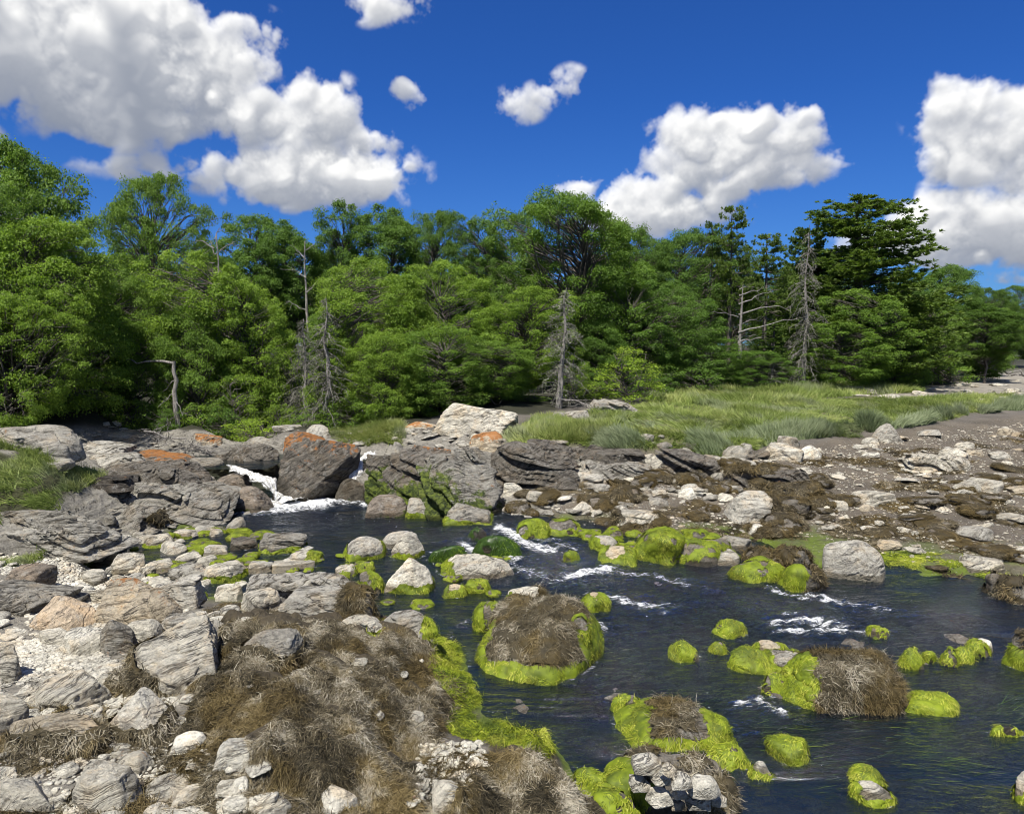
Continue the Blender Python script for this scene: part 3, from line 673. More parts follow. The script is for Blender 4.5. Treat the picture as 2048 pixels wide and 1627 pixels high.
# ------------------------------------------------------------------ rocks
_ico = {}
def ico(level):
    if level not in _ico:
        bm = bmesh.new(); bmesh.ops.create_icosphere(bm, subdivisions=level, radius=1.0)
        V = np.array([v.co[:] for v in bm.verts]); F = np.array([[v.index for v in f.verts] for f in bm.faces]); bm.free()
        _ico[level] = (nrm(V), F)
    return _ico[level]
STRATA = nrm(np.array([0.36, -0.24, 0.9]))
def rock_shape(g, preset, level, W, D, Hh, planes=()):
    """a broken block: unit directions pushed out to rounded facet planes, boxed to W x D x Hh, layered and chipped"""
    d, F = ico(level)
    p, nx, flat, tilt, str_amp, bump = {
        'dome': (11, 12, .9, .2, .03, .05), 'round': (6, 6, .9, .1, .0, .05), 'block': (42, 10, .9, .25, .05, .016), 'slab': (42, 11, .55, .25, .08, .018),
        'ledge': (30, 9, .6, .25, .22, .045), 'wedge': (34, 8, .9, .0, .08, .03), 'mound': (6, 8, .8, .1, .0, .16), 'peak': (30, 9, .9, .15, .03, .022)}[preset]
    N = [(1, 0, 0), (-1, 0, 0), (0, 1, 0), (0, -1, 0), (0, 0, 1), (0, 0, -1)]; c = [1, 1, 1, 1, flat, flat]
    if preset == 'wedge': N += [(.55, -.1, .8), (.2, -.5, .8)]; c += [.62, .75]
    if preset == 'peak': N += [(.75, -.1, .62), (-.75, -.1, .62), (0, -.75, .6)]; c += [.62, .62, .7]
    for _ in range(nx):
        v = g.normal(size=3); v[2] = abs(v[2]) * .8; N.append(tuple(v / np.linalg.norm(v))); c.append(g.uniform(.74, 1.02))
    fixed = [nrm(np.array(q[:3], float)) for q in planes]
    N = np.array(N); c = np.array(c)
    yaw = g.uniform(-.5, .5); ti = g.uniform(-tilt, tilt); tj = g.uniform(-tilt, tilt) * .6
    Rz = np.array([[math.cos(yaw), -math.sin(yaw), 0], [math.sin(yaw), math.cos(yaw), 0], [0, 0, 1]])
    Ry = np.array([[math.cos(ti), 0, math.sin(ti)], [0, 1, 0], [-math.sin(ti), 0, math.cos(ti)]])
    Rx = np.array([[1, 0, 0], [0, math.cos(tj), -math.sin(tj)], [0, math.sin(tj), math.cos(tj)]])
    N = N @ (Rz @ Ry @ Rx).T
    if fixed: N = np.concatenate([N, fixed]); c = np.concatenate([c, [q[3] for q in planes]])
    q = np.clip(d @ N.T, 0, None) / c
    r = 1.0 / np.maximum((q ** p).sum(1) ** (1.0 / p), 1e-3)
    V = d * r[:, None]
    lo, hi = V.min(0), V.max(0); V = (V - (lo + hi) / 2) / (hi - lo)
    V = V * np.array([W, D, Hh])
    m = min(W, 1.4 * D, 2.4 * Hh); off = g.uniform(-50, 50, 3)
    # lumps
    V = V + nrm(V) * (fbm(V / m * 2.0 + off, 4, 1)[:, None] * bump * m)
    chip = np.abs(fbm(V / m * 4.5 + off, 3, 14)); V = V - nrm(V) * (sstep(.10, .0, chip) * .022 * m * (0 if preset == 'mound' else 1))[:, None]
    if str_amp > 0:
        th = (.085 if preset == 'ledge' else .13) * min(m, 1.6) ** .6
        s = (V @ STRATA + .35 * m * fbm(V / m * .9 + off, 3, 4)) / th
        k = np.floor(s).astype(np.int64); f = s - k
        z0 = np.zeros_like(k); a0 = _hash(k, z0, z0, 77 + int(abs(off[0]))); a1 = _hash(k + 1, z0, z0, 77 + int(abs(off[0])))
        w = sstep(.72, 1.0, f); e = a0 * (1 - w) + a1 * w
        groove = np.exp(-((f - .86) / .10) ** 2) * sstep(-.25, .35, fbm(V / m * 3 + off, 2, 6))
        dirn = V - (V @ STRATA)[:, None] * STRATA
        dirn = dirn / np.maximum(np.linalg.norm(dirn, axis=1, keepdims=True), .2 * m)
        amp = str_amp * m * (.42 if preset == 'ledge' else .34)
        V = V + dirn * (amp * (e * .8 - .75 * groove))[:, None]
        V = V + nrm(V) * (fbm(V / np.array([.45, .45, .12]) + off, 4, 8)[:, None] * .020 * min(m, 1.2))
    else:
        V = V + nrm(V) * (fbm(V / .22 + off, 4, 8)[:, None] * .012 * min(m, 1.2))
    return V, F

def vert_normals(V, F):
    fn = np.cross(V[F[:, 1]] - V[F[:, 0]], V[F[:, 2]] - V[F[:, 0]])
    N = np.zeros_like(V)
    for k in range(3): np.add.at(N, F[:, k], fn)
    return nrm(N), .5 * np.linalg.norm(fn, axis=1)

def ribbons(P, D, Nn, L, Wd, segs, grav, rnd, wob=.35, g=rng, lift=.0, floor=None, flow=None):
    """flat tapering strands starting at P, laid along D, bending down"""
    n = len(P); step = (L / segs)[:, None]
    pos = P + Nn * lift; d = nrm(D); V = np.empty((n, segs + 1, 2, 3), np.float32)
    side = nrm(np.cross(d, Nn) + g.normal(size=(n, 3)) * .25)
    for s in range(segs + 1):
        t = s / segs; w = (Wd * (1 - .85 * t ** 1.6))[:, None]
        V[:, s, 0] = pos - side * w * .5; V[:, s, 1] = pos + side * w * .5
        d = nrm(d + g.normal(size=(n, 3)) * wob * .5 + np.array([0, 0, -grav / segs]))
        if flow is not None: d = nrm(d + flow * .3)
        pos = pos + d * step
        if floor is not None:
            hz = floor(pos[:, 0], pos[:, 1]) + .006; pos[:, 2] = np.maximum(pos[:, 2], hz)
        side = nrm(side - (side * d).sum(1, keepdims=True) * d)
    idx = np.arange(n * (segs + 1) * 2).reshape(n, segs + 1, 2)
    F = np.stack([idx[:, :-1, 0], idx[:, :-1, 1], idx[:, 1:, 1], idx[:, 1:, 0]], -1).reshape(-1, 4)
    rv = np.clip(rnd[:, None] + np.linspace(-.12, .16, segs + 1)[None, :], 0, 1)
    return V.reshape(-1, 3), F, np.repeat(rv.ravel(), 2)

COVER = {  # material, per m2, length, width, gravity, segs
    'algae': (M_ALGA, 4600, .06, .008, 1.0, 3), 'dark_algae': (M_ALGAD, 2600, .08, .011, 1.2, 3),
    'seaweed': (M_WEED, 5200, .115, .0068, .8, 4), 'damp_seaweed': (M_WEEDW, 2600, .13, .012, .9, 4)}
PART = {'algae': 'algae', 'dark_algae': 'algae', 'seaweed': 'seaweed', 'damp_seaweed': 'seaweed'}

def cover_mesh(kind, V, F, Nv, mask, g, name, dens=1.0, ctr=None):
    mat, per, L0, W0, gr, segs = COVER[kind]
    fm = mask[F].min(1) > .5
    if fm.sum() < 6: return None
    Fs = F[fm]; used = np.unique(Fs); remap = np.full(len(V), -1); remap[used] = np.arange(len(used))
    thick = .018 if 'algae' in kind else .03
    Vs = V[used] + Nv[used] * (thick * (1 + 1.5 * fbm(V[used] * 7, 4, 3))[:, None])
    Fs = remap[Fs]
    rs = np.clip(.30 + .35 * fbm(V[used] * np.array([14, 14, 5]), 4, 9), 0, 1) * (.75 if 'algae' in kind else .45)
    tri = V[F[fm]]; ar = .5 * np.linalg.norm(np.cross(tri[:, 1] - tri[:, 0], tri[:, 2] - tri[:, 0]), axis=1)
    n = int(min(max(ar.sum() * per * dens, 60), 18000))
    f = g.choice(len(ar), n, p=ar / ar.sum()); u = g.random((n, 2)); u = np.where(u.sum(1, keepdims=True) > 1, 1 - u, u)
    a, b, c = tri[f, 0], tri[f, 1], tri[f, 2]
    P = a + (b - a) * u[:, :1] + (c - a) * u[:, 1:]
    Nn = nrm(np.cross(b - a, c - a))
    down = np.array([0, 0, -1.0]) + (np.stack([V[:, 0].mean() * 0 + P[:, 0] - V[:, 0].mean(), P[:, 1] - V[:, 1].mean(), np.zeros(n)], -1) * .8)
    clump = np.stack([fbm(P * 5, 2, 31), fbm(P * 5, 2, 32), fbm(P * 5, 2, 33)], -1)
    D = down * .8 + clump * 2.1 + g.normal(size=(n, 3)) * (.65 if 'algae' in kind else 1.0)
    D = nrm(D - (D * Nn).sum(1, keepdims=True) * Nn) + Nn * g.uniform(.05, .3 if 'algae' in kind else .35, n)[:, None]
    L = L0 * g.uniform(.5, 1.25, n); Wd = W0 * g.uniform(.7, 1.3, n)
    rnd = np.clip(.5 + .75 * fbm(P * 5, 4, 12) + g.normal(size=n) * .2, 0, 1)
    V2, F2, r2 = ribbons(P, D, Nn, L, Wd, segs, gr, rnd, wob=.45 if 'algae' in kind else .75, g=g, lift=thick)
    Fq = np.concatenate([Fs, Fs[:, 2:3]], 1)
    me = bpy.data.meshes.new(name)
    VV = np.concatenate([Vs, V2]).astype(np.float32); nt = len(Fs)
    lv = np.concatenate([Fs.ravel(), (F2 + len(Vs)).ravel()]).astype(np.int32)
    tot = np.concatenate([np.full(nt, 3), np.full(len(F2), 4)]).astype(np.int32)
    me.vertices.add(len(VV)); me.vertices.foreach_set('co', VV.ravel())
    me.loops.add(len(lv)); me.loops.foreach_set('vertex_index', lv)
    me.polygons.add(len(tot)); me.polygons.foreach_set('loop_start', (np.cumsum(tot) - tot).astype(np.int32)); me.polygons.foreach_set('loop_total', tot)
    me.polygons.foreach_set('use_smooth', np.ones(len(tot), bool))
    at = me.attributes.new('rnd', 'FLOAT', 'POINT'); at.data.foreach_set('value', np.concatenate([rs, r2]).astype(np.float32))
    me.update(calc_edges=True); me.materials.append(mat)
    return me

def amount(mode, V, zb, Hh, W, D, off):
    zf = (V[:, 2] - zb) / max(Hh, .01); xf = V[:, 0] / W * 2; yf = V[:, 1] / D * 2
    m, a = mode
    n = fbm(V / max(min(W, 1.0), .25) * 2.2 + off, 4, 40) * .42
    v = {'low': a - zf, 'all': (a - .52) - n * .25 + 1.0 * fbm(V / max(min(W, .8), .2) * 3.0 + off, 3, 61), 'left': -xf - (1 - 2 * a), 'right': xf - (1 - 2 * a), 'front': -yf - (1 - 2 * a), 'top': zf - (1 - a),
         'lowleft': (a - zf) + (-xf) * .4, 'lowright': (a - zf) + xf * .4, 'ring': np.maximum(a - zf, (np.abs(xf) - (1.05 - a)))}[m]
    return v + n

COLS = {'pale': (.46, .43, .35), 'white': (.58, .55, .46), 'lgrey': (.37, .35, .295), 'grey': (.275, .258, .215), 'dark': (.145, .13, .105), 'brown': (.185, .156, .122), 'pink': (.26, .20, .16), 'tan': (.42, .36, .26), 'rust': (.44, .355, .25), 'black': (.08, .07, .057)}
ROCKS = []
def rock(name, box, preset, color, label, cover=(), lichen=None, moss=None, wet=None, ratio=.85, level=None, z=None, group=None, cat='rock', dens=1.0, grow=1.0, planes=(), strat=None, hh=None):
    l, t, r, b = box
    g = np.random.default_rng(int(l * 7 + t * 131 + r * 17 + b) % 100003)
    cx = (l + r) / 2
    if z is None: x0, y0, z0 = [float(v) for v in G(cx, b)]
    else: x0, y0 = [float(v) for v in on_plane(cx, b, z)]; z0 = z
    W = (r - l) * math.hypot(y0, CAM_H - z0) * 0 + (r - l) / F_PX * (y0 * math.cos(PITCH) + (CAM_H - z0) * math.sin(PITCH))
    D = W * ratio
    hmin = {'dome': .30, 'round': .42, 'block': .28, 'slab': .11, 'ledge': .18, 'wedge': .3, 'mound': .14, 'peak': .4}[preset]
    dt = ray(cx, t)
    while True:
        yc = y0 + .55 * D
        Hh = CAM_H + dt[2] / dt[1] * yc - z0
        if Hh >= hmin * W or D < .3 * W: break
        D *= .92
    Hh = max(Hh, .08 * W, .05)
    if hh: D = .8 * W; Hh = hh * W
    W *= (y0 + .45 * D) / y0 * grow
    sink = .22 * Hh + .07 if not hh else .04 * Hh
    px_w = (r - l)
    lv = level or (7 if px_w > 200 and preset == 'ledge' else 6 if px_w > 120 or (preset in ('ledge', 'wedge') and px_w > 70) else 5 if px_w > 40 else 4)
    V, F = rock_shape(g, preset, lv, W, D, Hh + sink, planes)
    V[:, 2] += (Hh + sink) / 2 - sink
    Nv, _ = vert_normals(V, F)
    off = g.uniform(-30, 30, 3)
    root = np.array([float(x0) * (y0 + .5 * D) / y0, y0 + .5 * D, z0])
    at = {}
    at['lichen'] = np.clip(amount(lichen, V, 0, Hh, W, D, off) + .25, 0, 1) * np.clip(Nv[:, 2] * 1.2 + .25, 0, 1) if lichen else np.zeros(len(V))
    at['moss'] = np.clip(amount(moss, V, 0, Hh, W, D, off + 9) + .35, 0, 1) if moss else np.zeros(len(V))
    at['strat'] = np.full(len(V), strat if strat is not None else {'ledge': 1.0, 'slab': .75, 'wedge': .9, 'block': .5}.get(preset, .25))
    wz = z0 if y0 < 19.5 and abs(z0 - float(WZ(x0, y0))) < .03 else -9
    at['wet'] = sstep(.16, .02, V[:, 2] + root[2] - wz) if wz > -5 else np.zeros(len(V))
    if wet: at['wet'] = np.maximum(at['wet'], np.clip(amount(wet, V, 0, Hh, W, D, off + 4) + .3, 0, 1))
    o = add(name, make_mesh(name, V, F, M_ROCK, at), loc=root)
    br = g.uniform(.88, 1.12); o.color = (*[c * br for c in COLS[color]], 1)
    tag(o, label, cat, group)
    taken = np.zeros(len(V), bool)
    for cv in cover:
        kind, mode, am = cv
        mk = (amount((mode, am), V, 0, Hh, W, D, off + len(kind)) > 0) & (V[:, 2] > -.06) & ~taken
        me = cover_mesh(kind, V, F, Nv, mk.astype(float), g, PART[kind], dens * (1.0 if y0 < 13 else .6))
        taken |= mk
        if me: add(PART[kind], me, o)
    ROCKS.append((root, W, D, Hh)); return o

B = [
 # --- left shore above the water
 ('boulder', (-30,846,166,926), 'dome', 'grey', 'big rounded grey boulder at the left edge of the grass bank', {}),
 ('ledge_rock', (44,914,152,944), 'slab', 'lgrey', 'low slab tucked under the big rounded grey boulder', {}),
 ('ledge_rock', (162,882,255,918), 'ledge', 'lgrey', 'pale layered ledge directly right of the big grey boulder', {}),
 ('ledge_rock', (178,856,295,890), 'slab', 'tan', 'pale flat rock with a rusty left end behind the still upper water', dict(lichen=('left', .25))),
 ('ledge_rock', (150,905,300,940), 'ledge', 'lgrey', 'pale grey ledge step above the left grass bank', {}),
 ('ledge_rock', (255,904,392,944), 'ledge', 'brown', 'long thin ledge with orange lichen along its flat top', dict(lichen=('top', .55))),
 ('ledge_rock', (362,914,452,950), 'slab', 'grey', 'flat grey slab at the lip of the left waterfall', {}),
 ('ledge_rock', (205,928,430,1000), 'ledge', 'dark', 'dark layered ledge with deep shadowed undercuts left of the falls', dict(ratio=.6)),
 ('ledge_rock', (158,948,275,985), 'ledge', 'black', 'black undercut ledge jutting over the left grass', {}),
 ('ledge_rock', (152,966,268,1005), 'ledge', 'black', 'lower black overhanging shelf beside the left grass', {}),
 ('ledge_rock', (230,955,470,1052), 'ledge', 'grey', 'broad sloping grey ledge running down to the dark pool', dict(ratio=.9)),
 ('ledge_rock', (175,1002,362,1068), 'ledge', 'grey', 'lower sloping ledge with brown weed in its cracks', dict(cover=[('damp_seaweed', 'right', .2)])),
 ('ledge_rock', (-60,1040,252,1112), 'ledge', 'lgrey', 'wide bare bedrock slope below the left grass bank', dict(ratio=1.0)),
 ('ledge_rock', (-40,1018,160,1060), 'ledge', 'grey', 'bedrock shelf right under the left grass bank', dict(ratio=.8)),
 ('boulder', (420,945,510,1000), 'dome', 'brown', 'rounded brown rock above the block beside the white chute', dict(wet=('right', .3))),
 ('boulder', (448,970,546,1026), 'dome', 'brown', 'rounded brown block at the foot of the white chute', dict(wet=('low', .35), moss=('lowleft', .2))),
 # --- the rock dam
 ('ledge_rock', (430,886,565,965), 'ledge', 'dark', 'dark lumpy ledge between the chute and the big pinkish rock', dict(ratio=.6, wet=('low', .4))),
 ('dam_rock', (540,872,722,1006), 'block', 'dark', 'biggest pinkish sloping rock dividing the two waterfalls', dict(ratio=.7, lichen=('top', .24), wet=('lowleft', .2), strat=1.0, planes=[(.10, -.80, .52, .60), (.62, -.35, -.3, .66)])),
 ('boulder', (560,862,660,900), 'wedge', 'brown', 'orange crusted crest on top of the big pinkish rock', dict(lichen=('all', .95), z=1.25)),
 ('boulder', (428,850,502,878), 'dome', 'lgrey', 'pale grey boulder with orange spots at the bush edge behind the falls', dict(lichen=('low', .7))),
 ('ledge_rock', (385,866,446,892), 'slab', 'tan', 'low pale rock streaked orange beside the driftwood tangle', dict(lichen=('all', 1.0))),
 ('boulder', (484,872,542,894), 'dome', 'grey', 'small smooth grey boulder behind the dark lumpy ledge', {}),
 ('boulder', (544,849,608,874), 'slab', 'lgrey', 'flat topped pale rock at the bush edge above the pinkish rock', {}),
 ('boulder', (608,847,662,876), 'dome', 'lgrey', 'mossy pale boulder beside the shadowed grass behind the dam', {}),
 ('stone', (738,876,766,900), 'peak', 'lgrey', 'little pointed grey stone above the thin cascade', {}),
 ('stone', (712,886,742,902), 'round', 'tan', 'small orange tinted stone above the thin cascade', {}),
 ('stone', (655,876,715,898), 'slab', 'tan', 'thin pinkish slab behind the crest of the dam', {}),
 ('boulder', (765,884,832,924), 'peak', 'grey', 'brownish pointed rock at the top of the thin cascade', {}),
 ('ledge_rock', (700,922,760,960), 'ledge', 'black', 'wet black steps inside the thin cascade', dict(wet=('all', .9))),
 ('ledge_rock', (672,955,742,1004), 'dome', 'dark', 'wet mossy step under the thin cascade', dict(wet=('all', .8), moss=('all', .05))),
 ('dam_rock', (728,905,815,1010), 'ledge', 'dark', 'dark upright block with bright moss right of the thin cascade', dict(ratio=.6, moss=('low', .8))),
 ('dam_rock', (762,902,905,1018), 'ledge', 'dark', 'large dark block with moss on its lower face', dict(ratio=.6, moss=('low', .65))),
 ('dam_rock', (838,895,1006,1040), 'ledge', 'grey', 'long grey slab sloping down right towards the stream', dict(ratio=.8, moss=('lowleft', .55), planes=[(.48, -.45, .75, .42), (.2, -.8, .5, .62)])),
 ('boulder', (732,990,815,1036), 'dome', 'brown', 'low brown rock at the mossy foot of the dam', dict(moss=('low', .3), wet=('low', .3))),
 ('boulder', (812,998,886,1036), 'dome', 'grey', 'rounded grey rock with a green hem in front of the mossy block', dict(cover=[('algae', 'low', .25)])),
 ('boulder', (885,1005,985,1050), 'wedge', 'grey', 'small sloping slab ending in green weed at the pool outlet', dict(cover=[('algae', 'low', .25)])),
 ('boulder', (802,842,884,905), 'peak', 'tan', 'tall orange splashed boulder on top of the dam', dict(lichen=('all', 1.0))),
 ('boulder', (864,864,926,908), 'dome', 'tan', 'bright orange lichen boulder beside the tall splashed one', dict(lichen=('all', 1.25))),
 ('boulder', (936,862,1014,908), 'dome', 'tan', 'rounded boulder with a thin orange cap below the huge white rock', dict(lichen=('top', .7))),
 ('boulder', (818,886,905,932), 'slab', 'brown', 'slanting brownish slab under the orange boulders', dict(lichen=('top', .25))),
 ('boulder', (870,895,1005,950), 'wedge', 'grey', 'layered slab slanting down from the orange capped boulder', {}),
 ('boulder', (868,806,1035,884), 'slab', 'pale', 'huge whitish flat topped boulder against the shadowed wood', dict(ratio=.7)),
 ('ledge_rock', (985,884,1160,985), 'ledge', 'dark', 'largest dark sloping ledge below the marsh edge', dict(ratio=.7, planes=[(.42, -.3, .8, .45), (-.3, -.8, .3, .7)])),
 ('ledge_rock', (1085,892,1180,930), 'ledge', 'dark', 'dark crest of rock under the tufts at the left end of the marsh', {}),
 ('ledge_rock', (1148,896,1305,945), 'ledge', 'dark', 'layered dark ledge just under the marsh tufts', dict(ratio=.7)),
 ('ledge_rock', (1150,920,1300,972), 'ledge', 'grey', 'grey ledge stepping down over brown weed', dict(cover=[('damp_seaweed', 'low', .4)])),
 ('ledge_rock', (1300,898,1425,960), 'ledge', 'dark', 'steep layered outcrop where the mudflat begins', dict(ratio=.7)),
 ('boulder', (1004,964,1052,996), 'block', 'white', 'small white block among brown weed below the dark sloping ledge', {}),
 ('boulder', (1068,848,1134,884), 'slab', 'grey', 'dark sided flat rock standing in the marsh grass', {}),
 ('boulder', (1090,818,1180,846), 'slab', 'lgrey', 'pale flat rock beside the leaning dead spruce', {}),
 ('ledge_rock', (1170,800,1275,825), 'ledge', 'lgrey', 'low grey bedrock strip behind the marsh by the sapling', {}),
 # --- right shore
 ('boulder', (1742,846,1798,884), 'peak', 'grey', 'grey angular boulder at the edge of the marsh grass', {}),
 ('boulder', (1446,980,1568,1046), 'dome', 'lgrey', 'large pale boulder with dark weed hanging off its right side', dict(cover=[('damp_seaweed', 'right', .3)])),
 ('boulder', (1638,1078,1764,1162), 'round', 'lgrey', 'big smooth rounded boulder at the waters edge', dict(wet=('low', .25))),
 ('boulder', (1914,1112,2014,1152), 'slab', 'pale', 'flat pale boulder with a dark hollow on top near the right edge', {}),
 ('boulder', (1622,994,1692,1024), 'dome', 'pale', 'low pale rock right of the weed hung boulder', {}),
 ('boulder', (1700,980,1782,1012), 'slab', 'pale', 'flat pale rock on the mudflat in line with the big rounded boulder', {}),
 ('ledge_rock', (1450,925,1545,975), 'ledge', 'dark', 'dark jagged ledge draped with weed on the upper mudflat', dict(cover=[('damp_seaweed', 'top', .35)])),
 ('ledge_rock', (1508,938,1620,985), 'ledge', 'dark', 'second dark weed draped ledge closer to the mudflat centre', dict(cover=[('damp_seaweed', 'low', .5)])),
 ('ledge_rock', (1515,885,1600,922), 'slab', 'pale', 'pale flat slab among stones below the marsh corner', {}),
 ('ledge_rock', (1440,890,1500,918), 'dome', 'grey', 'squat grey rock under the marsh edge tufts', {}),
 ('ledge_rock', (1548,870,1600,898), 'slab', 'grey', 'dark fronted small slab at the marsh corner', {}),
 ('ledge_rock', (1790,905,1935,945), 'ledge', 'pale', 'broken pale ledge running across the upper mudflat', {}),
 ('ledge_rock', (1925,955,2010,985), 'slab', 'pale', 'pale layered slab near the right edge of the mudflat', {}),
 ('ledge_rock', (1985,1150,2090,1208), 'mound', 'dark', 'dark weedy rock reaching into the water at the right edge', dict(cover=[('damp_seaweed', 'all', .7)])),
 ('boulder', (1355,974,1398,1000), 'block', 'white', 'square white stone on the weed left of the weed hung boulder', {}),
 ('boulder', (1215,1018,1345,1068), 'slab', 'pale', 'pale topped rock in a skirt of brown weed above the green shore', dict(cover=[('damp_seaweed', 'ring', .45)])),
 ('boulder', (1432,1070,1505,1102), 'slab', 'grey', 'flat grey stone lying above the green algae bank', {}),
 ('boulder', (1498,1048,1536,1072), 'round', 'white', 'small white round stone above the flat grey stone', {}),
 ('boulder', (1486,1092,1560,1130), 'mound', 'dark', 'left one of two dark weed humps behind the algae point', dict(cover=[('damp_seaweed', 'all', .75)])),
 ('boulder', (1535,1092,1618,1140), 'mound', 'dark', 'right one of two dark weed humps behind the algae point', dict(cover=[('damp_seaweed', 'all', .75)])),
 # --- algae bank along the far side of the stream
 ('boulder', (1035,1038,1098,1078), 'round', 'dark', 'round bright green boulder at the right of the rapids', dict(cover=[('algae', 'all', .9)])),
 ('boulder', (1092,1042,1170,1072), 'mound', 'dark', 'low green mound right of the round green boulder', dict(cover=[('algae', 'all', .7)])),
 ('boulder', (1180,1072,1245,1106), 'dome', 'grey', 'grey topped stone with green sides in the shallows', dict(cover=[('algae', 'ring', .55)])),
 ('boulder', (1192,1090,1272,1132), 'dome', 'tan', 'brown topped stone bearded with bright algae in the shallows', dict(cover=[('algae', 'ring', .6)])),
 ('boulder', (1262,1066,1372,1128), 'mound', 'dark', 'broad green draped bank rock in the middle of the far shore', dict(cover=[('algae', 'all', .8)])),
 ('boulder', (1345,1072,1460,1130), 'mound', 'dark', 'rightmost broad green draped bank rock', dict(cover=[('algae', 'all', .75)])),
 ('boulder', (1405,1098,1475,1132), 'dome', 'lgrey', 'pale mottled stone at the end of the green bank', {}),
 ('boulder', (1455,1122,1570,1166), 'mound', 'dark', 'green algae point reaching into the stream', dict(cover=[('algae', 'all', .7)])),
 ('boulder', (1560,1128,1648,1184), 'mound', 'dark', 'mixed green and brown hump at the tip of the algae point', dict(cover=[('algae', 'left', .45), ('damp_seaweed', 'all', .6)])),
 # --- stones standing in the stream
 ('boulder', (686,1074,772,1122), 'dome', 'lgrey', 'grey stone ringed with green at the pool outlet', dict(cover=[('algae', 'ring', .45)])),
 ('boulder', (758,1060,834,1098), 'dome', 'lgrey', 'smooth grey stone behind the upright pale one', {}),
 ('boulder', (782,1062,848,1120), 'peak', 'pale', 'upright pale stone leaning left in the pool outlet', dict(cover=[('algae', 'low', .15)])),
 ('boulder', (770,1112,870,1188), 'peak', 'pale', 'large pale triangular boulder in mid stream', dict(cover=[('algae', 'low', .12)])),
 ('boulder', (872,1114,1030,1160), 'slab', 'pale', 'flat pale slab with algae on its left end below the rapids', dict(cover=[('algae', 'left', .16)])),
 ('boulder', (858,1092,932,1124), 'round', 'dark', 'low dark green hump left of the rapids', dict(cover=[('dark_algae', 'all', .9)])),
 ('boulder', (946,1072,1042,1116), 'round', 'black', 'wet green boulder in the middle of the white rapids', dict(cover=[('dark_algae', 'all', .9)], wet=('all', 1))),
 ('boulder', (935,1055,975,1080), 'round', 'black', 'small wet hump upstream of the rapids', dict(cover=[('dark_algae', 'all', .7)], wet=('all', 1))),
 ('boulder', (715,1122,748,1146), 'round', 'dark', 'small round green stone left of the large triangular boulder', dict(cover=[('algae', 'all', .9)])),
 ('boulder', (722,1140,768,1188), 'dome', 'dark', 'green draped stones huddled left of the large triangular boulder', dict(cover=[('algae', 'all', .75)])),
 ('boulder', (670,1128,712,1156), 'dome', 'pale', 'pale stone capped green beside the mid stream slab', dict(cover=[('algae', 'all', .5)])),
 ('boulder', (888,1166,932,1196), 'dome', 'tan', 'left of two little green stones below the flat pale slab', dict(cover=[('algae', 'ring', .6)])),
 ('boulder', (934,1160,982,1186), 'round', 'dark', 'right of two little green stones below the flat pale slab', dict(cover=[('algae', 'all', .8)])),
 ('boulder', (1158,1184,1218,1226), 'dome', 'tan', 'lone green bearded stone in mid stream with white water behind', dict(cover=[('algae', 'ring', .75)])),
 ('boulder', (1128,1102,1158,1122), 'round', 'dark', 'small green stone in the dark water below the rapids', dict(cover=[('algae', 'all', .8)])),
 ('boulder', (952,1222,1195,1366), 'mound', 'dark', 'large weed covered island rock in mid stream with a green skirt', dict(ratio=1.25, cover=[('algae', 'ring', .22), ('seaweed', 'all', 1.2)])),
 ('boulder', (1015,1168,1100,1245), 'dome', 'pale', 'pale head of rock at the upstream end of the weedy island', dict(cover=[('algae', 'lowleft', .3), ('seaweed', 'right', .35)])),
 ('boulder', (948,1205,1008,1262), 'round', 'dark', 'green shoulder on the left of the weedy island', dict(cover=[('algae', 'all', .9)])),
 ('boulder', (1108,1232,1180,1330), 'mound', 'dark', 'bright green flank on the right of the weedy island', dict(cover=[('algae', 'all', .9)])),
 ('boulder', (1540,1298,1788,1428), 'dome', 'dark', 'biggest weed covered boulder in the water with green on its left', dict(ratio=.85, cover=[('algae', 'left', .26), ('seaweed', 'all', 1.3)], dens=1.3)),
 ('boulder', (1456,1296,1545,1348), 'dome', 'dark', 'green rock pointing left beside the biggest weedy boulder', dict(cover=[('algae', 'all', .9)])),
 ('boulder', (1500,1280,1572,1312), 'dome', 'tan', 'green stone with a bare tan patch behind the biggest weedy boulder', dict(cover=[('algae', 'ring', .6)])),
 ('boulder', (1512,1302,1615,1348), 'slab', 'lgrey', 'green slab with a bare grey strip touching the biggest weedy boulder', dict(cover=[('algae', 'ring', .5)])),
 ('boulder', (1522,1348,1580,1392), 'round', 'dark', 'green hump under the left side of the biggest weedy boulder', dict(cover=[('algae', 'all', .9)])),
 ('boulder', (1340,1284,1400,1324), 'wedge', 'dark', 'wedge shaped green stone alone left of the green rocks', dict(cover=[('algae', 'all', .9)])),
 ('boulder', (1420,1284,1452,1308), 'round', 'dark', 'very small green stone right of the wedge shaped one', dict(cover=[('algae', 'all', .9)])),
 ('boulder', (1424,1242,1492,1276), 'dome', 'dark', 'flat topped green stone below the lower rapids', dict(cover=[('algae', 'all', .8)])),
 ('boulder', (1735,1254,1774,1278), 'round', 'dark', 'little green stone right of the lower rapids', dict(cover=[('algae', 'all', .7)])),
 ('boulder', (1226,1412,1448,1502), 'mound', 'dark', 'wide low green rock with a brown weed patch on top', dict(ratio=.9, cover=[('algae', 'ring', .62), ('seaweed', 'all', .6)])),
 ('boulder', (1224,1390,1294,1424), 'round', 'dark', 'green hump just behind the wide low green rock', dict(cover=[('algae', 'all', .9)])),
 ('boulder', (1350,1510,1422,1560), 'round', 'dark', 'left of two rounded green stones above the pile of pale stones', dict(cover=[('algae', 'all', .9)])),
 ('boulder', (1406,1494,1494,1542), 'dome', 'dark', 'right of two rounded green stones above the pile of pale stones', dict(cover=[('algae', 'all', .9)])),
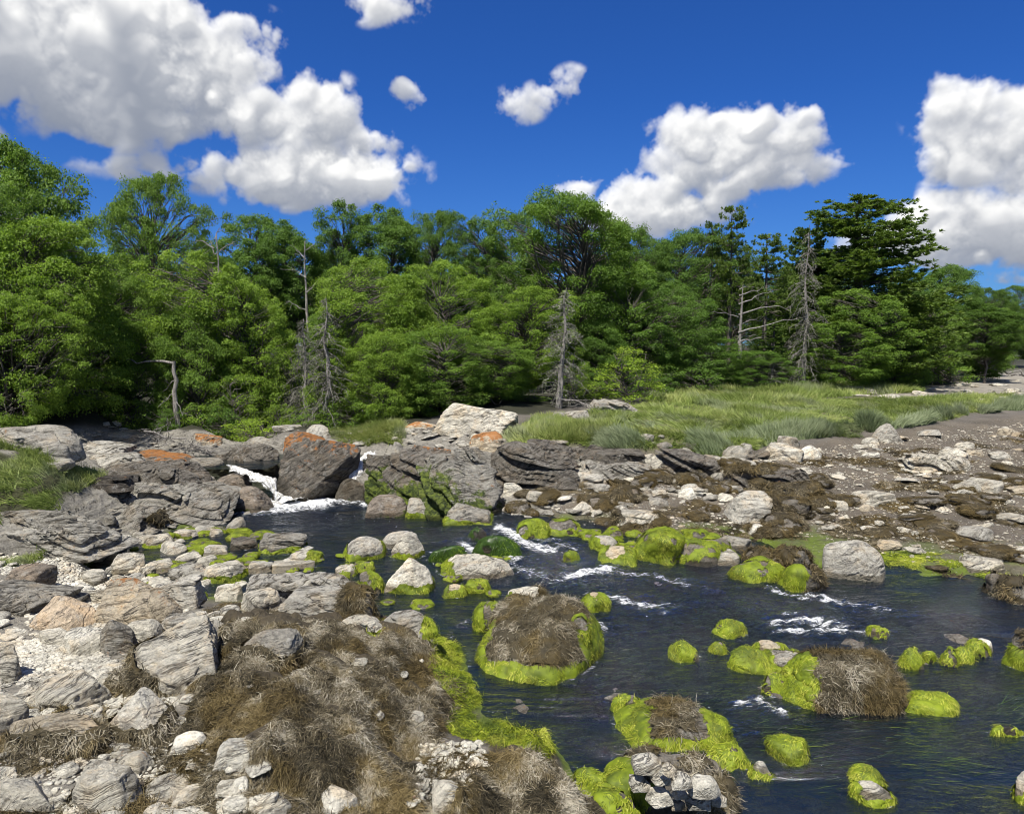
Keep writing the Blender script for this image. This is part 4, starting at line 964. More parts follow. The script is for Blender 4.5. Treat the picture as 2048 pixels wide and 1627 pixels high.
 ('boulder', (1536,1476,1620,1528), 'block', 'dark', 'blocky bright green stone alone in the lower stream', dict(cover=[('algae', 'all', 1.0)])),
 ('boulder', (1500,1522,1546,1562), 'peak', 'pale', 'small pale pointed stone with a green foot in the lower stream', dict(cover=[('algae', 'low', .35)])),
 ('boulder', (1696,1536,1770,1578), 'dome', 'dark', 'green dome behind the bare topped stone at lower right', dict(cover=[('algae', 'all', .95)])),
 ('boulder', (1702,1562,1782,1612), 'dome', 'pale', 'bare topped stone with a green rim at lower right', dict(cover=[('algae', 'ring', .4)])),
 ('boulder', (1800,1392,1908,1430), 'mound', 'dark', 'thin flat green stone right of the biggest weedy boulder', dict(cover=[('algae', 'all', .9)])),
 ('boulder', (1800,1298,1844,1338), 'round', 'dark', 'leftmost of the row of green domes near the right edge', dict(cover=[('algae', 'all', .95)])),
 ('boulder', (1844,1302,1868,1324), 'round', 'dark', 'smallest dome in the row of green domes near the right edge', dict(cover=[('algae', 'all', .95)])),
 ('boulder', (1880,1294,1922,1334), 'peak', 'dark', 'peaked dome in the row of green domes near the right edge', dict(cover=[('algae', 'all', .95)])),
 ('boulder', (1912,1298,1948,1328), 'round', 'dark', 'dome leaning on the peaked one near the right edge', dict(cover=[('algae', 'all', .95)])),
 ('boulder', (1928,1282,1982,1314), 'round', 'dark', 'hindmost green dome carrying a bare white stone', dict(cover=[('algae', 'all', .85)])),
 ('stone', (1956,1278,1984,1306), 'round', 'white', 'bare white stone on the hindmost green dome', {}),
 ('boulder', (2016,1268,2110,1348), 'mound', 'dark', 'tall dark weedy rock cut by the right edge', dict(cover=[('algae', 'lowleft', .3), ('damp_seaweed', 'all', .6)])),
 ('boulder', (2032,1530,2110,1620), 'peak', 'lgrey', 'pale rock tip with a green foot at the lower right edge', dict(cover=[('algae', 'low', .3)])),
 ('boulder', (1980,1452,2050,1472), 'round', 'dark', 'little green stone touching the right edge of the stream', dict(cover=[('algae', 'all', .8)])),
 # --- green humps along the near bank
 ('boulder', (1150,1540,1215,1592), 'mound', 'dark', 'green hump left of the pile of pale stones', dict(cover=[('algae', 'all', .9)])),
 ('boulder', (1165,1570,1270,1632), 'mound', 'dark', 'lowest green hump left of the pile of pale stones', dict(cover=[('algae', 'all', .95)])),
 ('boulder', (1195,1512,1450,1640), 'mound', 'dark', 'mossy weedy mound that carries the pile of pale stones', dict(ratio=.7, cover=[('algae', 'left', .3), ('seaweed', 'all', .8)])),
 # --- middle left: slabs between the tide pool and the stream
 ('ledge_rock', (505,1142,722,1200), 'ledge', 'lgrey', 'long layered grey slab left of the mid stream boulders', dict(ratio=.8)),
 ('ledge_rock', (558,1174,735,1240), 'ledge', 'lgrey', 'thick layered slab with a brown weed end below the long one', dict(ratio=.7, cover=[('seaweed', 'right', .12)])),
 ('boulder', (676,1178,748,1246), 'mound', 'dark', 'dark weed clump at the end of the thick layered slab', dict(cover=[('seaweed', 'all', .85)])),
 ('boulder', (484,1178,566,1226), 'slab', 'pale', 'pale square slab left of the thick layered slab', {}),
 ('boulder', (436,1168,488,1202), 'slab', 'pale', 'small pale slab left of the pale square one', {}),
 ('boulder', (404,1122,492,1166), 'slab', 'pale', 'pale slab with algae edges in the shallow pool', dict(cover=[('algae', 'low', .25)])),
 ('boulder', (342,1126,424,1168), 'ledge', 'lgrey', 'cracked grey slab in the shallow pool', {}),
 ('boulder', (288,1120,348,1148), 'slab', 'pale', 'flat pale stone with a black underside in the shallow pool', {}),
 ('boulder', (220,1108,288,1150), 'slab', 'pale', 'pale stepped stone at the left of the shallow pool', {}),
 ('boulder', (158,1140,216,1174), 'slab', 'pale', 'slanting pale stone at the gravel edge of the shallow pool', {}),
 ('boulder', (218,1146,254,1180), 'block', 'pale', 'small pale block right of the slanting stone', {}),
 ('boulder', (490,1120,545,1148), 'slab', 'lgrey', 'grey stone behind the long layered slab', {}),
 ('boulder', (542,1122,632,1146), 'slab', 'pale', 'long low pale stone behind the long layered slab', {}),
 ('boulder', (510,1070,615,1110), 'ledge', 'grey', 'grey layered rock at the head of the shallow pool', dict(cover=[('algae', 'low', .3)])),
 ('boulder', (575,1100,640,1128), 'dome', 'lgrey', 'pale rock with a green right edge at the pool shore', dict(cover=[('algae', 'right', .35)])),
 ('boulder', (410,1090,462,1116), 'slab', 'lgrey', 'greyish slab left of the layered rock by the pool', dict(cover=[('algae', 'low', .25)])),
 ('boulder', (460,1076,520,1100), 'ledge', 'dark', 'dark small ledge by the pool', {}),
 ('boulder', (290,1066,350,1096), 'slab', 'pale', 'pale stone under the lower sloping ledge', dict(cover=[('algae', 'low', .25)])),
 ('boulder', (340,1060,392,1078), 'slab', 'pale', 'narrow pale stone beside the small green pool', dict(cover=[('algae', 'low', .3)])),
 ('boulder', (452,1034,492,1066), 'dome', 'grey', 'grey stone at the left corner of the dark pool', dict(cover=[('algae', 'low', .3)])),
 # --- near left
 ('boulder', (8,1130,106,1176), 'block', 'brown', 'dark brown blocky boulder on the left gravel', {}),
 ('ledge_rock', (-30,1172,142,1238), 'ledge', 'grey', 'smooth grey ledge at the left edge below the brown block', {}),
 ('boulder', (135,1178,250,1206), 'ledge', 'pale', 'broken flaky ledge between the brown block and the shallow pool', {}),
 ('boulder', (74,1192,198,1264), 'dome', 'rust', 'smooth rounded boulder with an orange tinted top', dict(strat=0.0, planes=[(.5, -.35, .75, .55), (-.2, -.6, .75, .62)])),
 ('boulder', (78,1256,152,1294), 'block', 'pale', 'pale block right under the orange tinted boulder', {}),
 ('boulder', (134,1258,214,1312), 'slab', 'white', 'white angular stone right of the orange tinted boulder', {}),
 ('boulder', (198,1236,272,1312), 'wedge', 'grey', 'grey splinter slab standing on edge beside the white angular stone', {}),
 ('boulder', (260,1238,322,1288), 'round', 'pale', 'pale rounded stone wedged behind the big weedy ledge', {}),
 ('ledge_rock', (204,1162,330,1252), 'wedge', 'tan', 'tall brownish slab leaning in the middle of the left shore', dict(lichen=('top', .1), planes=[(-.2, -.55, .8, .42)])),
 ('ledge_rock', (292,1180,372,1258), 'wedge', 'tan', 'pinkish slab with a dark undercut beside the leaning brownish one', dict(lichen=('top', .08))),
 ('ledge_rock', (306,1150,412,1222), 'ledge', 'lgrey', 'grey layered slab behind the two leaning ones', {}),
 ('ledge_rock', (318,1228,402,1268), 'slab', 'lgrey', 'pale slab touching the top of the big weedy ledge', {}),
 ('ledge_rock', (252,1244,462,1392), 'block', 'pale', 'big grey ledge with weed hanging from its left and foot', dict(ratio=.95, strat=.9, planes=[(.12, -.5, .85, .42), (-.6, -.5, .3, .7)], cover=[('seaweed', 'lowleft', .28)])),
 ('boulder', (400,1240,470,1300), 'slab', 'grey', 'grey shelf between the big weedy ledge and the weed bank', dict(cover=[('seaweed', 'right', .3)])),
 ('boulder', (478,1254,610,1330), 'dome', 'grey', 'bare grey hump rising out of the weed bank', dict(cover=[('seaweed', 'low', .5)])),
 ('boulder', (690,1232,780,1270), 'ledge', 'pale', 'cracked pale ledge with green in its joints on the weed bank', dict(cover=[('algae', 'low', .25)])),
 ('boulder', (768,1228,870,1276), 'ledge', 'lgrey', 'layered pale ledge beside the upper algae hump', dict(cover=[('algae', 'right', .2)])),
 ('boulder', (64,1352,218,1432), 'slab', 'pale', 'wide pale flat slab lying on the left gravel', dict(ratio=.8)),
 ('boulder', (-40,1288,50,1368), 'slab', 'pale', 'pale slab cut by the left edge above the wide flat one', {}),
 ('boulder', (-30,1384,54,1476), 'block', 'pale', 'pale cracked block cut by the left edge', {}),
 ('boulder', (192,1345,250,1392), 'mound', 'lgrey', 'little weed clad stone beside the wide pale slab', dict(cover=[('seaweed', 'right', .5)])),
 ('ledge_rock', (36,1430,222,1512), 'wedge', 'tan', 'long pale slab with a skirt of dry weed along its front', dict(cover=[('seaweed', 'low', .6)])),
 ('boulder', (105,1422,200,1462), 'slab', 'pale', 'narrow white stone behind the long weed skirted slab', dict(cover=[('seaweed', 'left', .3)])),
 ('boulder', (214,1384,348,1492), 'peak', 'lgrey', 'pointed grey boulder in a thick skirt of dry weed', dict(ratio=.8, cover=[('seaweed', 'low', .5)])),
 ('boulder', (338,1464,418,1516), 'dome', 'white', 'white oval stone in the weed below the pointed boulder', dict(cover=[('seaweed', 'lowright', .2)])),
 ('boulder', (428,1474,516,1562), 'slab', 'white', 'white slanting slab stone near the bottom', {}),
 ('boulder', (236,1500,312,1552), 'dome', 'pale', 'small pale dome near the bottom left gravel', {}),
 ('boulder', (-40,1558,126,1630), 'block', 'pale', 'long pale grey block at the bottom left corner', {}),
 ('boulder', (156,1540,276,1632), 'slab', 'pale', 'thick pale slab with a dark right end at the bottom', dict(cover=[('seaweed', 'lowleft', .1)])),
 ('boulder', (286,1556,404,1612), 'slab', 'pale', 'pale wedge slab overhanging dark weed at the bottom', dict(cover=[('seaweed', 'low', .25)])),
 ('boulder', (496,1576,570,1650), 'slab', 'white', 'white stone at the bottom edge left of the small oval one', {}),
 ('boulder', (638,1576,716,1632), 'dome', 'white', 'white rounded block at the bottom edge of the weed bank', {}),
 ('boulder', (864,1564,930,1618), 'dome', 'pale', 'half buried pale stone beside the bottom gravel strip', dict(cover=[('seaweed', 'right', .3)])),
 ('boulder', (-20,1530,34,1562), 'block', 'white', 'small white block at the left edge above the long block', {}),
 ('boulder', (462,1554,500,1590), 'round', 'white', 'small oval white stone touching the white slanting slab', {}),
]
for nm, box, pre, colr, lab, kw in B: rock(nm, box, pre, colr, lab, **kw)

# the pile of pale stones on its mound, lower right
PILE = [(1258,1545,1302,1585,.34,'leftmost stone'), (1262,1528,1325,1552,.50,'long top stone'), (1300,1535,1342,1572,.45,'upper middle stone'), (1318,1520,1358,1556,.58,'highest stone'),
        (1340,1535,1384,1580,.50,'pointed middle stone'), (1290,1572,1348,1618,.26,'big front left stone'), (1342,1576,1376,1600,.34,'smallest front stone'), (1372,1552,1442,1600,.38,'large right stone'),
        (1370,1586,1424,1622,.24,'low front right stone'), (1420,1576,1456,1614,.24,'rightmost stone'), (1340,1596,1372,1622,.22,'small brown front stone')]
for (l, t, r, b, z, w) in PILE:
    rock('stone', (l, t, r, b), 'dome' if 'big' in w or 'large' in w else 'wedge', 'white' if 'brown' not in w else 'tan', w + ' in the pile of pale stones at lower right', z=z, level=5, grow=.95, hh=.50, group='pile of pale stones', cat='stone')

# thin broken foam where the stream meets its stones
_w = np.empty(len(water.data.vertices) * 3, np.float32); water.data.vertices.foreach_get('co', _w); _w = _w.reshape(-1, 3)
_f = foam.ravel().copy()
for root, W, D, Hh in ROCKS:
    if root[1] > 19 or abs(root[2] - float(WZ(root[0], root[1]))) > .12: continue
    k = np.nonzero((np.abs(_w[:, 0] - root[0]) < W * .8 + .2) & (np.abs(_w[:, 1] - root[1]) < D * .8 + .2))[0]
    e = np.hypot((_w[k, 0] - root[0]) / (W * .5), (_w[k, 1] - root[1]) / (D * .5)); d = (e - 1.0) * .5 * min(W, D)
    side = .62 + .38 * np.sin(np.arctan2(_w[k, 1] - root[1], _w[k, 0] - root[0]) * 2 + root[0] * 9)
    _f[k] = np.maximum(_f[k], .66 * side * np.exp(-(d / .045) ** 2))
water.data.attributes['foam'].data.foreach_set('value', _f.astype(np.float32))

# ------------------------------------------------------------------ scattered stones and weed clumps: one of each kind, then copies
def proto_rock(name, preset, size, color, g, cover=(), level=4, hh=.5, dens=1.0):
    W, D, Hh = size, size * g.uniform(.7, 1.1), size * hh
    V, F = rock_shape(g, preset, level, W, D, Hh * 1.25)
    V[:, 2] += Hh * 1.25 / 2 - Hh * .25
    Nv, _ = vert_normals(V, F)
    z = np.zeros(len(V))
    o = add(name, make_mesh(name, V, F, M_ROCK, {'lichen': z, 'moss': z, 'wet': z, 'strat': z + .5}))
    o.color = (*COLS[color], 1)
    for kind, mode, am in cover:
        mk = amount((mode, am), V, 0, Hh, W, D, g.uniform(-9, 9, 3)) > 0
        me = cover_mesh(kind, V, F, Nv, mk.astype(float), g, PART[kind], dens)
        if me: add(PART[kind], me, o)
    return o
def scatter(protos, spots, label, cat, group, used, cols=None):
    """spots: x, y, z, scale, turn, squash"""
    for k, (x, y, z, s, a, q) in enumerate(spots):
        p = protos[k % len(protos)]
        if p.name in used: o = copy_tree(p)
        else: o = p; used.add(p.name)
        o.location = (x, y, z); o.rotation_euler = (rng.uniform(-.15, .15), rng.uniform(-.15, .15), a); o.scale = (s, s, s * q)
        if cols:
            c = COLS[cols[k % len(cols)]]; f = rng.uniform(.8, 1.15); o.color = (c[0] * f, c[1] * f, c[2] * f, 1)
        tag(o, label, cat, group)
def spots_in(poly, n, smin, smax, power=2.2, q=(.5, 1.0), seed=1, maxz=None):
    g = np.random.default_rng(seed); out = []
    xs = [p[0] for p in poly]; ys = [p[1] for p in poly]
    while len(out) < n:
        # even over the ground rather than over the picture
        px = g.uniform(min(xs), max(xs), 400)
        ya, yb = min(ys), max(ys)
        py = 690 + 1 / (g.uniform(0, 1, 400) * (1 / (ya - 690) - 1 / (yb - 690)) + 1 / (yb - 690))
        ok = in_poly(px, py, poly)
        if not ok.any(): continue
        x, y, z = G(px[ok], py[ok])
        for a, b, c in zip(x, y, z):
            if len(out) >= n: break
            out.append((a, b, c, smin + (smax - smin) * g.random() ** power, g.uniform(0, 6.28), g.uniform(*q)))
    return out
used = set(); gp = np.random.default_rng(42)
pale = [proto_rock('stone', pr, 1.0, 'pale', gp, hh=h) for pr, h in (('slab', .32), ('block', .5), ('dome', .45), ('slab', .25), ('wedge', .4), ('ledge', .35))]
Z_MUD = [(1060,1010),(1250,960),(1480,915),(1750,880),(2080,840),(2080,1120),(1880,1140),(1640,1075),(1440,1070),(1150,1050)]
scatter(pale, spots_in(Z_MUD, 95, .14, .75, 2.0, (.4, .8), 3), 'pale flat stone scattered among others on the dark mudflat', 'stone', 'pale stones on the mudflat', used, ['pale', 'white', 'lgrey', 'pale', 'tan'])
pale2 = [copy_tree(p) for p in pale]
scatter(pale2, spots_in([(1020,900),(1500,900),(1620,880),(1480,990),(1060,1010)], 30, .2, .9, 1.8, (.5, 1.0), 9), 'grey broken stone below the edge of the marsh', 'stone', 'stones below the marsh edge', used, ['grey', 'dark', 'lgrey', 'grey', 'pale'])
pale3 = [copy_tree(p) for p in pale]
scatter(pale3, spots_in([(150,1085),(380,1062),(520,1062),(660,1110),(660,1165),(430,1240),(330,1180),(170,1200)], 36, .16, .5, 1.6, (.5, 1.0), 5), 'pale stone with others in the shallow green pool on the left shore', 'stone', 'stones of the shallow pool', used, ['pale', 'lgrey', 'pale', 'white'])
pale4 = [copy_tree(p) for p in pale]
scatter(pale4, spots_in([(0,1420),(340,1380),(400,1500),(560,1580),(560,1640),(0,1640)], 40, .07, .24, 2.0, (.5, 1.0), 6), 'small pale stone lying in mud and weed at the near left', 'stone', 'small stones of the near shore', used, ['white', 'pale', 'white'])
pale5 = [copy_tree(p) for p in pale]
scatter(pale5, spots_in([(430,1300),(850,1300),(900,1420),(800,1560),(480,1600)], 12, .05, .22, 1.5, (.5, 1.0), 16), 'small white stone caught on the bank of dry seaweed', 'stone', 'stones on the seaweed bank', used, ['white', 'pale', 'white'])
pale6 = [copy_tree(p) for p in pale]
for p in pale6: p.name = 'beach_rock'
scatter(pale6, spots_in([(1600,785),(1900,772),(2070,745),(2070,800),(1800,800)], 26, .3, 1.2, 1.8, (.4, .8), 26), 'pale rock on the far beach before the trees', 'rock', 'rocks of the far beach', used, ['pale', 'lgrey', 'pale'])
weedp = [proto_rock('weed_mound', 'mound', .9, 'dark', gp, [('damp_seaweed', 'all', .85)], 4, .42, .9) for _ in range(5)]
scatter(weedp, spots_in([(1010,985),(1250,950),(1470,920),(1640,930),(1700,1010),(1640,1080),(1440,1068),(1150,1046),(1010,1040)], 66, .3, 1.0, 1.5, (.4, .8), 13), 'brown weed covered hump among others between the dark ledges and the green bank', 'rock', 'weed covered humps of the far shore', used)
weedq = [copy_tree(p) for p in weedp]
scatter(weedq, spots_in([(1650,1010),(1800,980),(2070,900),(2070,1150),(1880,1145),(1640,1070)], 36, .3, 1.0, 1.6, (.2, .45), 14), 'low brown weed clump on the open mudflat at the right', 'rock', 'weed clumps of the open mudflat', used)
algp = [proto_rock('algae_stone', 'mound', .6, 'dark', gp, [('algae', 'all', .7)], 4, .4, 1.0) for _ in range(4)]
scatter(algp, spots_in([(1100,1050),(1250,1062),(1440,1080),(1470,1120),(1290,1128),(1200,1085),(1090,1066)], 34, .3, 1.0, 1.3, (.4, .9), 15), 'small green algae covered stone along the bright green far bank', 'rock', 'algae stones of the far bank', used)
algq = [copy_tree(p) for p in algp]
scatter(algq, spots_in([(230,1110),(380,1060),(500,1066),(670,1105),(680,1150),(430,1215),(250,1190)], 62, .25, .8, 1.3, (.3, .7), 17), 'small green algae covered stone in the shallow pool on the left shore', 'rock', 'algae stones of the shallow pool', used)
algr = [copy_tree(p) for p in algp]
scatter(algr, spots_in([(680,1070),(870,1080),(1020,1110),(1010,1200),(760,1230),(690,1160)], 20, .2, .65, 1.3, (.3, .7), 18), 'small green stone in the stream between the boulders below the pool', 'rock', 'algae stones between the boulders', used)

# ------------------------------------------------------------------ gravel, weed, grass
def merged_stones(name, spots, label, color, seed, lev=2, top=None):
    g = np.random.default_rng(seed); d, F = ico(lev); Vs, Fs = [], []
    x, y, z, s, a, q = [np.array(v) for v in zip(*spots)]
    n = len(x)
    sc = np.stack([s * g.uniform(.7, 1.2, n), s * g.uniform(.6, 1.0, n), s * q * .55], -1)
    V = d[None] * (1 + .22 * _hash(np.arange(n)[:, None] * 0 + np.arange(n)[:, None], np.arange(len(d))[None, :], np.zeros((n, len(d)), np.int64), 3))[..., None]
    V = V * .5 * sc[:, None, :]
    ca, sa = np.cos(a)[:, None], np.sin(a)[:, None]
    X = V[..., 0] * ca - V[..., 1] * sa + x[:, None]; Y = V[..., 0] * sa + V[..., 1] * ca + y[:, None]; Zz = V[..., 2] + z[:, None] + sc[:, 2:3] * .2
    VV = np.stack([X, Y, Zz], -1).reshape(-1, 3); FF = (F[None] + (np.arange(n) * len(d))[:, None, None]).reshape(-1, 3)
    zr = np.zeros(len(VV))
    o = add(name, make_mesh(name, VV, FF, M_ROCK, {'lichen': zr, 'moss': zr, 'wet': zr, 'strat': zr + .3}, smooth=lev > 1)); o.color = (*COLS[color], 1)
    return tag(o, label, 'gravel', kind='stuff')
merged_stones('gravel', spots_in(Z_GRAV, 5200, .025, .085, 2.0, (.5, 1), 51) + spots_in(Z_GRAV3, 3000, .03, .09, 2, (.5, 1), 52) + spots_in([(150,1150),(420,1150),(330,1290),(180,1290)], 1500, .03, .1, 2, (.5, 1), 54), 'bank of pale pebbles between the ledges on the left', 'white', 61)
merged_stones('gravel', spots_in(Z_GRAV2, 700, .02, .09, 1.6, (.5, 1), 53), 'strip of white pebbles beside the seaweed bank at the bottom', 'white', 62)
merged_stones('gravel', spots_in([(0,1490),(330,1480),(430,1500),(420,1560),(0,1570)], 900, .015, .07, 2.0, (.5, 1), 55), 'small pale pebbles spread on the mud at the near left', 'white', 63)
merged_stones('gravel', spots_in(Z_MUD, 6500, .02, .11, 3.0, (.4, .9), 56), 'pale grit and shell bits spread over the mudflat', 'pale', 64, 1)

def rubble(name, spots, label, color, seed):
    """broken stones too many to count, merged from a few shapes"""
    g = np.random.default_rng(seed); shp = [rock_shape(g, p, 3, 1, g.uniform(.6, 1), h) for p, h in (('slab', .3), ('block', .5), ('wedge', .4), ('slab', .22), ('dome', .45))]
    Vs, Fs, n = [], [], 0
    for (x, y, z, s, a, q) in spots:
        V, F = shp[g.integers(len(shp))]; c, sn = math.cos(a), math.sin(a); t = g.uniform(-.3, .3)
        V = V * np.array([s, s, s * q]); X, Z = V[:, 0] * math.cos(t) + V[:, 2] * math.sin(t), V[:, 2] * math.cos(t) - V[:, 0] * math.sin(t)
        Vs.append(np.stack([X * c - V[:, 1] * sn + x, X * sn + V[:, 1] * c + y, Z + z + s * q * .08], -1)); Fs.append(F + n); n += len(V)
    V = np.concatenate(Vs); z = np.zeros(len(V))
    o = add(name, make_mesh(name, V, np.concatenate(Fs), M_ROCK, {'lichen': z, 'moss': z, 'wet': z, 'strat': z + .6})); o.color = (*COLS[color], 1)
    return tag(o, label, 'rubble', kind='stuff')
def outside(sp, polys):
    a = np.array(sp); px, py = project(a[:, 0], a[:, 1], a[:, 2]); k = ~np.any([in_poly(px, py, p) for p in polys], 0); return [q for q, b in zip(sp, k) if b]
rubble('rubble', outside(spots_in(Z_RUB, 2100, .05, .28, 2.4, (.6, 1), 151), [Z_GRAV, Z_MUDL]), 'broken pale stones filling the gaps of the left shore', 'white', 152)
rubble('rubble', spots_in(Z_MUD, 270, .06, .34, 2.2, (.5, 1), 153), 'broken stones strewn between the weed of the mudflat', 'pale', 154)
rubble('rubble', spots_in([(230,945),(460,945),(510,1040),(350,1090),(200,1110),(230,1000)], 260, .06, .35, 2.2, (.5, 1), 155), 'stone chips lying in the steps of the left ledges', 'grey', 156)
rubble('rubble', spots_in([(1010,900),(1480,905),(1480,990),(1010,1040)], 420, .08, .5, 2.0, (.5, 1), 157), 'dark broken stones below the marsh edge', 'grey', 158)
rubble('rubble', spots_in([(170,860),(520,868),(740,874),(860,850),(1020,870),(1000,905),(740,915),(600,880),(430,895),(180,895)], 220, .08, .45, 2.0, (.5, 1), 159), 'small rocks strewn behind the dam', 'lgrey', 160)
rubble('rubble', [(x, y, float(WZ(x, y)) - .05 - s * .25, s, a, q) for x, y, z, s, a, q in spots_in([(900,1075),(1250,1150),(1640,1190),(2070,1240),(2070,1660),(1450,1660),(1150,1500),(930,1400),(960,1220)], 420, .2, .9, 1.6, (.5, 1), 161)], 'dark stones on the bed of the stream seen through the water', 'dark', 162)

def downslope(x, y, e=.08):
    gx = (H(x + e, y) - H(x - e, y)) / (2 * e); gy = (H(x, y + e) - H(x, y - e)) / (2 * e)
    return gx, gy
def scatter_xy(poly, n, seed):
    g = np.random.default_rng(seed); xs = [p[0] for p in poly]; ys = [p[1] for p in poly]; X = np.empty(0); Y = np.empty(0); Zz = np.empty(0)
    while len(X) < n:
        px = g.uniform(min(xs), max(xs), 60000); ya, yb = min(ys), max(ys)
        py = 690 + 1 / (g.uniform(0, 1, 60000) * (1 / (ya - 690) - 1 / (yb - 690)) + 1 / (yb - 690))
        ok = in_poly(px, py, poly); x, y, z = G(px[ok], py[ok], False)
        X = np.append(X, x); Y = np.append(Y, y); Zz = np.append(Zz, z)
    return X[:n], Y[:n], Zz[:n], g
def weed_bed(name, poly, n, label, mat, L0, W0, seed, segs=5, keep=None):
    X, Y, Zz, g = scatter_xy(poly, n, seed)
    if keep is not None:
        k = fbm(P3(X * 1.3, Y * 1.3), 4, seed) > keep; X, Y, Zz = X[k], Y[k], Zz[k]
    n = len(X); gx, gy = downslope(X, Y)
    Nn = nrm(np.stack([-gx, -gy, np.ones(n)], -1))
    cl = np.stack([fbm(P3(X * 2.2, Y * 2.2), 3, 71), fbm(P3(X * 2.2, Y * 2.2), 3, 72), np.zeros(n)], -1)
    D = np.stack([-gx, -gy, np.zeros(n)], -1) * .8 + cl * 2.4 + np.array([.06, -.12, 0]) + g.normal(size=(n, 3)) * .85
    D = nrm(D - (D * Nn).sum(1, keepdims=True) * Nn) + Nn * g.uniform(.0, .26, n)[:, None]
    L = L0 * g.uniform(.45, 1.3, n); Wd = W0 * g.uniform(.6, 1.3, n)
    rnd = np.clip(.47 + 1.0 * fbm(P3(X * 4.5, Y * 4.5), 5, 73) + g.normal(size=n) * .22, 0, 1)
    V, F, r = ribbons(np.stack([X, Y, Zz + .01], -1), D, Nn, L, Wd, segs, 1.5, rnd, wob=.85, g=g, floor=H)
    o = add(name, make_mesh(name, V, F, mat, {'rnd': r})); return tag(o, label, 'seaweed', kind='stuff')
Z_WEEDS = [(395,1225),(450,1205),(560,1205),(680,1212),(760,1232)] + Z_WEED[3:]
weed_bed('seaweed', Z_WEEDS, 210000, 'thick mat of dry grey brown seaweed over the near ledges', M_WEED, .10, .0062, 81)
weed_bed('seaweed', [(0,1410),(230,1420),(350,1470),(440,1590),(560,1640),(0,1640)], 32000, 'patches of dry seaweed between the stones at the near left', M_WEED, .15, .0062, 82, keep=.06)
weed_bed('seaweed', [(1010,985),(1250,950),(1480,915),(1750,900),(2070,860),(2070,1165),(1880,1158),(1640,1120),(1440,1080),(1100,1050)], 90000, 'brown seaweed lying over the stones of the right shore', M_WEEDW, .20, .015, 83, 4, keep=.12)

def grass(name, poly, n, label, mat, L0, W0, seed, lean=.35, tuft=0.0, segs=3, keep=None):
    X, Y, Zz, g = scatter_xy(poly, n, seed)
    tf = fbm(P3(X * .9, Y * .9), 4, seed + 1)
    if keep is not None:
        k = tf > keep; X, Y, Zz, tf = X[k], Y[k], Zz[k], tf[k]
    n = len(X)
    cl = np.stack([fbm(P3(X * .45, Y * .45), 3, seed + 2), fbm(P3(X * .45, Y * .45), 3, seed + 3), np.zeros(n)], -1) * 2.4
    D = np.stack([np.zeros(n), np.zeros(n), np.ones(n)], -1) + (cl + g.normal(size=(n, 3)) * .4) * lean
    L = L0 * g.uniform(.6, 1.2, n) * (1 + tuft * np.clip(tf * 1.8, -.6, 1))
    side = nrm(g.normal(size=(n, 3)) * np.array([1, .6, .2]))
    rnd = np.clip(.5 + .6 * fbm(P3(X * .8, Y * .8), 4, seed + 4) + g.normal(size=n) * .16, 0, 1)
    V, F, r = ribbons(np.stack([X, Y, Zz - .02], -1), D, side, L, W0 * g.uniform(.7, 1.3, n), segs, .8, rnd, wob=.16, g=g)
    o = add(name, make_mesh(name, V, F, mat, {'rnd': r})); return tag(o, label, 'grass', kind='stuff')
weed_bed('algae', [(862,1228),(905,1235),(925,1280),(915,1340),(965,1355),(966,1400),(935,1420),(960,1450),(1030,1432),(1072,1452),(1112,1492),(1090,1512),(1020,1482),(930,1476),(895,1462),(905,1400),(860,1340),(868,1290)], 26000, 'yellow green algae mat along the near bank of the stream', M_ALGA, .10, .008, 84, 4)
weed_bed('algae', [(1040,1052),(1180,1062),(1440,1082),(1460,1128),(1290,1132),(1180,1105),(1060,1072)], 26000, 'bright green algae spread over the far bank of the stream', M_ALGA, .16, .014, 85, 4, keep=-.05)
weed_bed('algae', [(700,1232),(870,1226),(868,1262),(760,1262)], 5000, 'yellow green algae in the joints of the pale ledges on the weed bank', M_ALGA, .08, .008, 86, 4, keep=0.0)
weed_bed('algae', [(1640,1080),(1900,1110),(2060,1130),(2060,1175),(1880,1165),(1760,1150)], 9000, 'thin green algae along the right waterline', M_ALGA, .14, .014, 87, 4, keep=.08)
grass('grass', Z_MARSH, 120000, 'bright green salt marsh grass swirled flat across the bank', M_GRASS, .23, .021, 91, .8, .4)
Z_TUFT = [(1085,893),(1130,868),(1330,882),(1480,878),(1560,866),(1700,856),(1850,840),(1950,818),(2070,806),(2070,818),(1940,830),(1850,850),(1700,870),(1560,884),(1480,908),(1330,908),(1180,898)]
grass('grass', Z_TUFT, 60000, 'rounded grey green grass tufts along the marsh edge', M_BLUEG, .34, .02, 92, .35, .8, keep=-.02)
grass('grass', Z_LGRASS, 26000, 'green grass patch on the ledges at the left edge', M_GRASS, .20, .013, 93, .7, .5)
grass('grass', [(-40,915),(70,925),(60,950),(-40,965)], 5000, 'green grass around the big grey boulder at the left', M_GRASS, .22, .013, 97, .6, .4)
grass('grass', [(1010,878),(1075,842),(1150,838),(1260,838),(1180,880),(1100,892),(1040,890)], 26000, 'tall fresh green grass beside the huge whitish boulder', M_GRASS, .34, .026, 94, .35, .3)
grass('grass', [(650,866),(690,850),(800,846),(812,872),(770,888),(700,882)], 12000, 'shaded grass behind the rock dam', M_GRASS, .24, .02, 95, .6, .3)
grass('grass', [(1280,802),(1480,776),(1800,772),(1840,784),(1600,800),(1400,812)], 22000, 'narrow strip of grass at the foot of the wood', M_GRASS, .42, .03, 96, .4, .3)
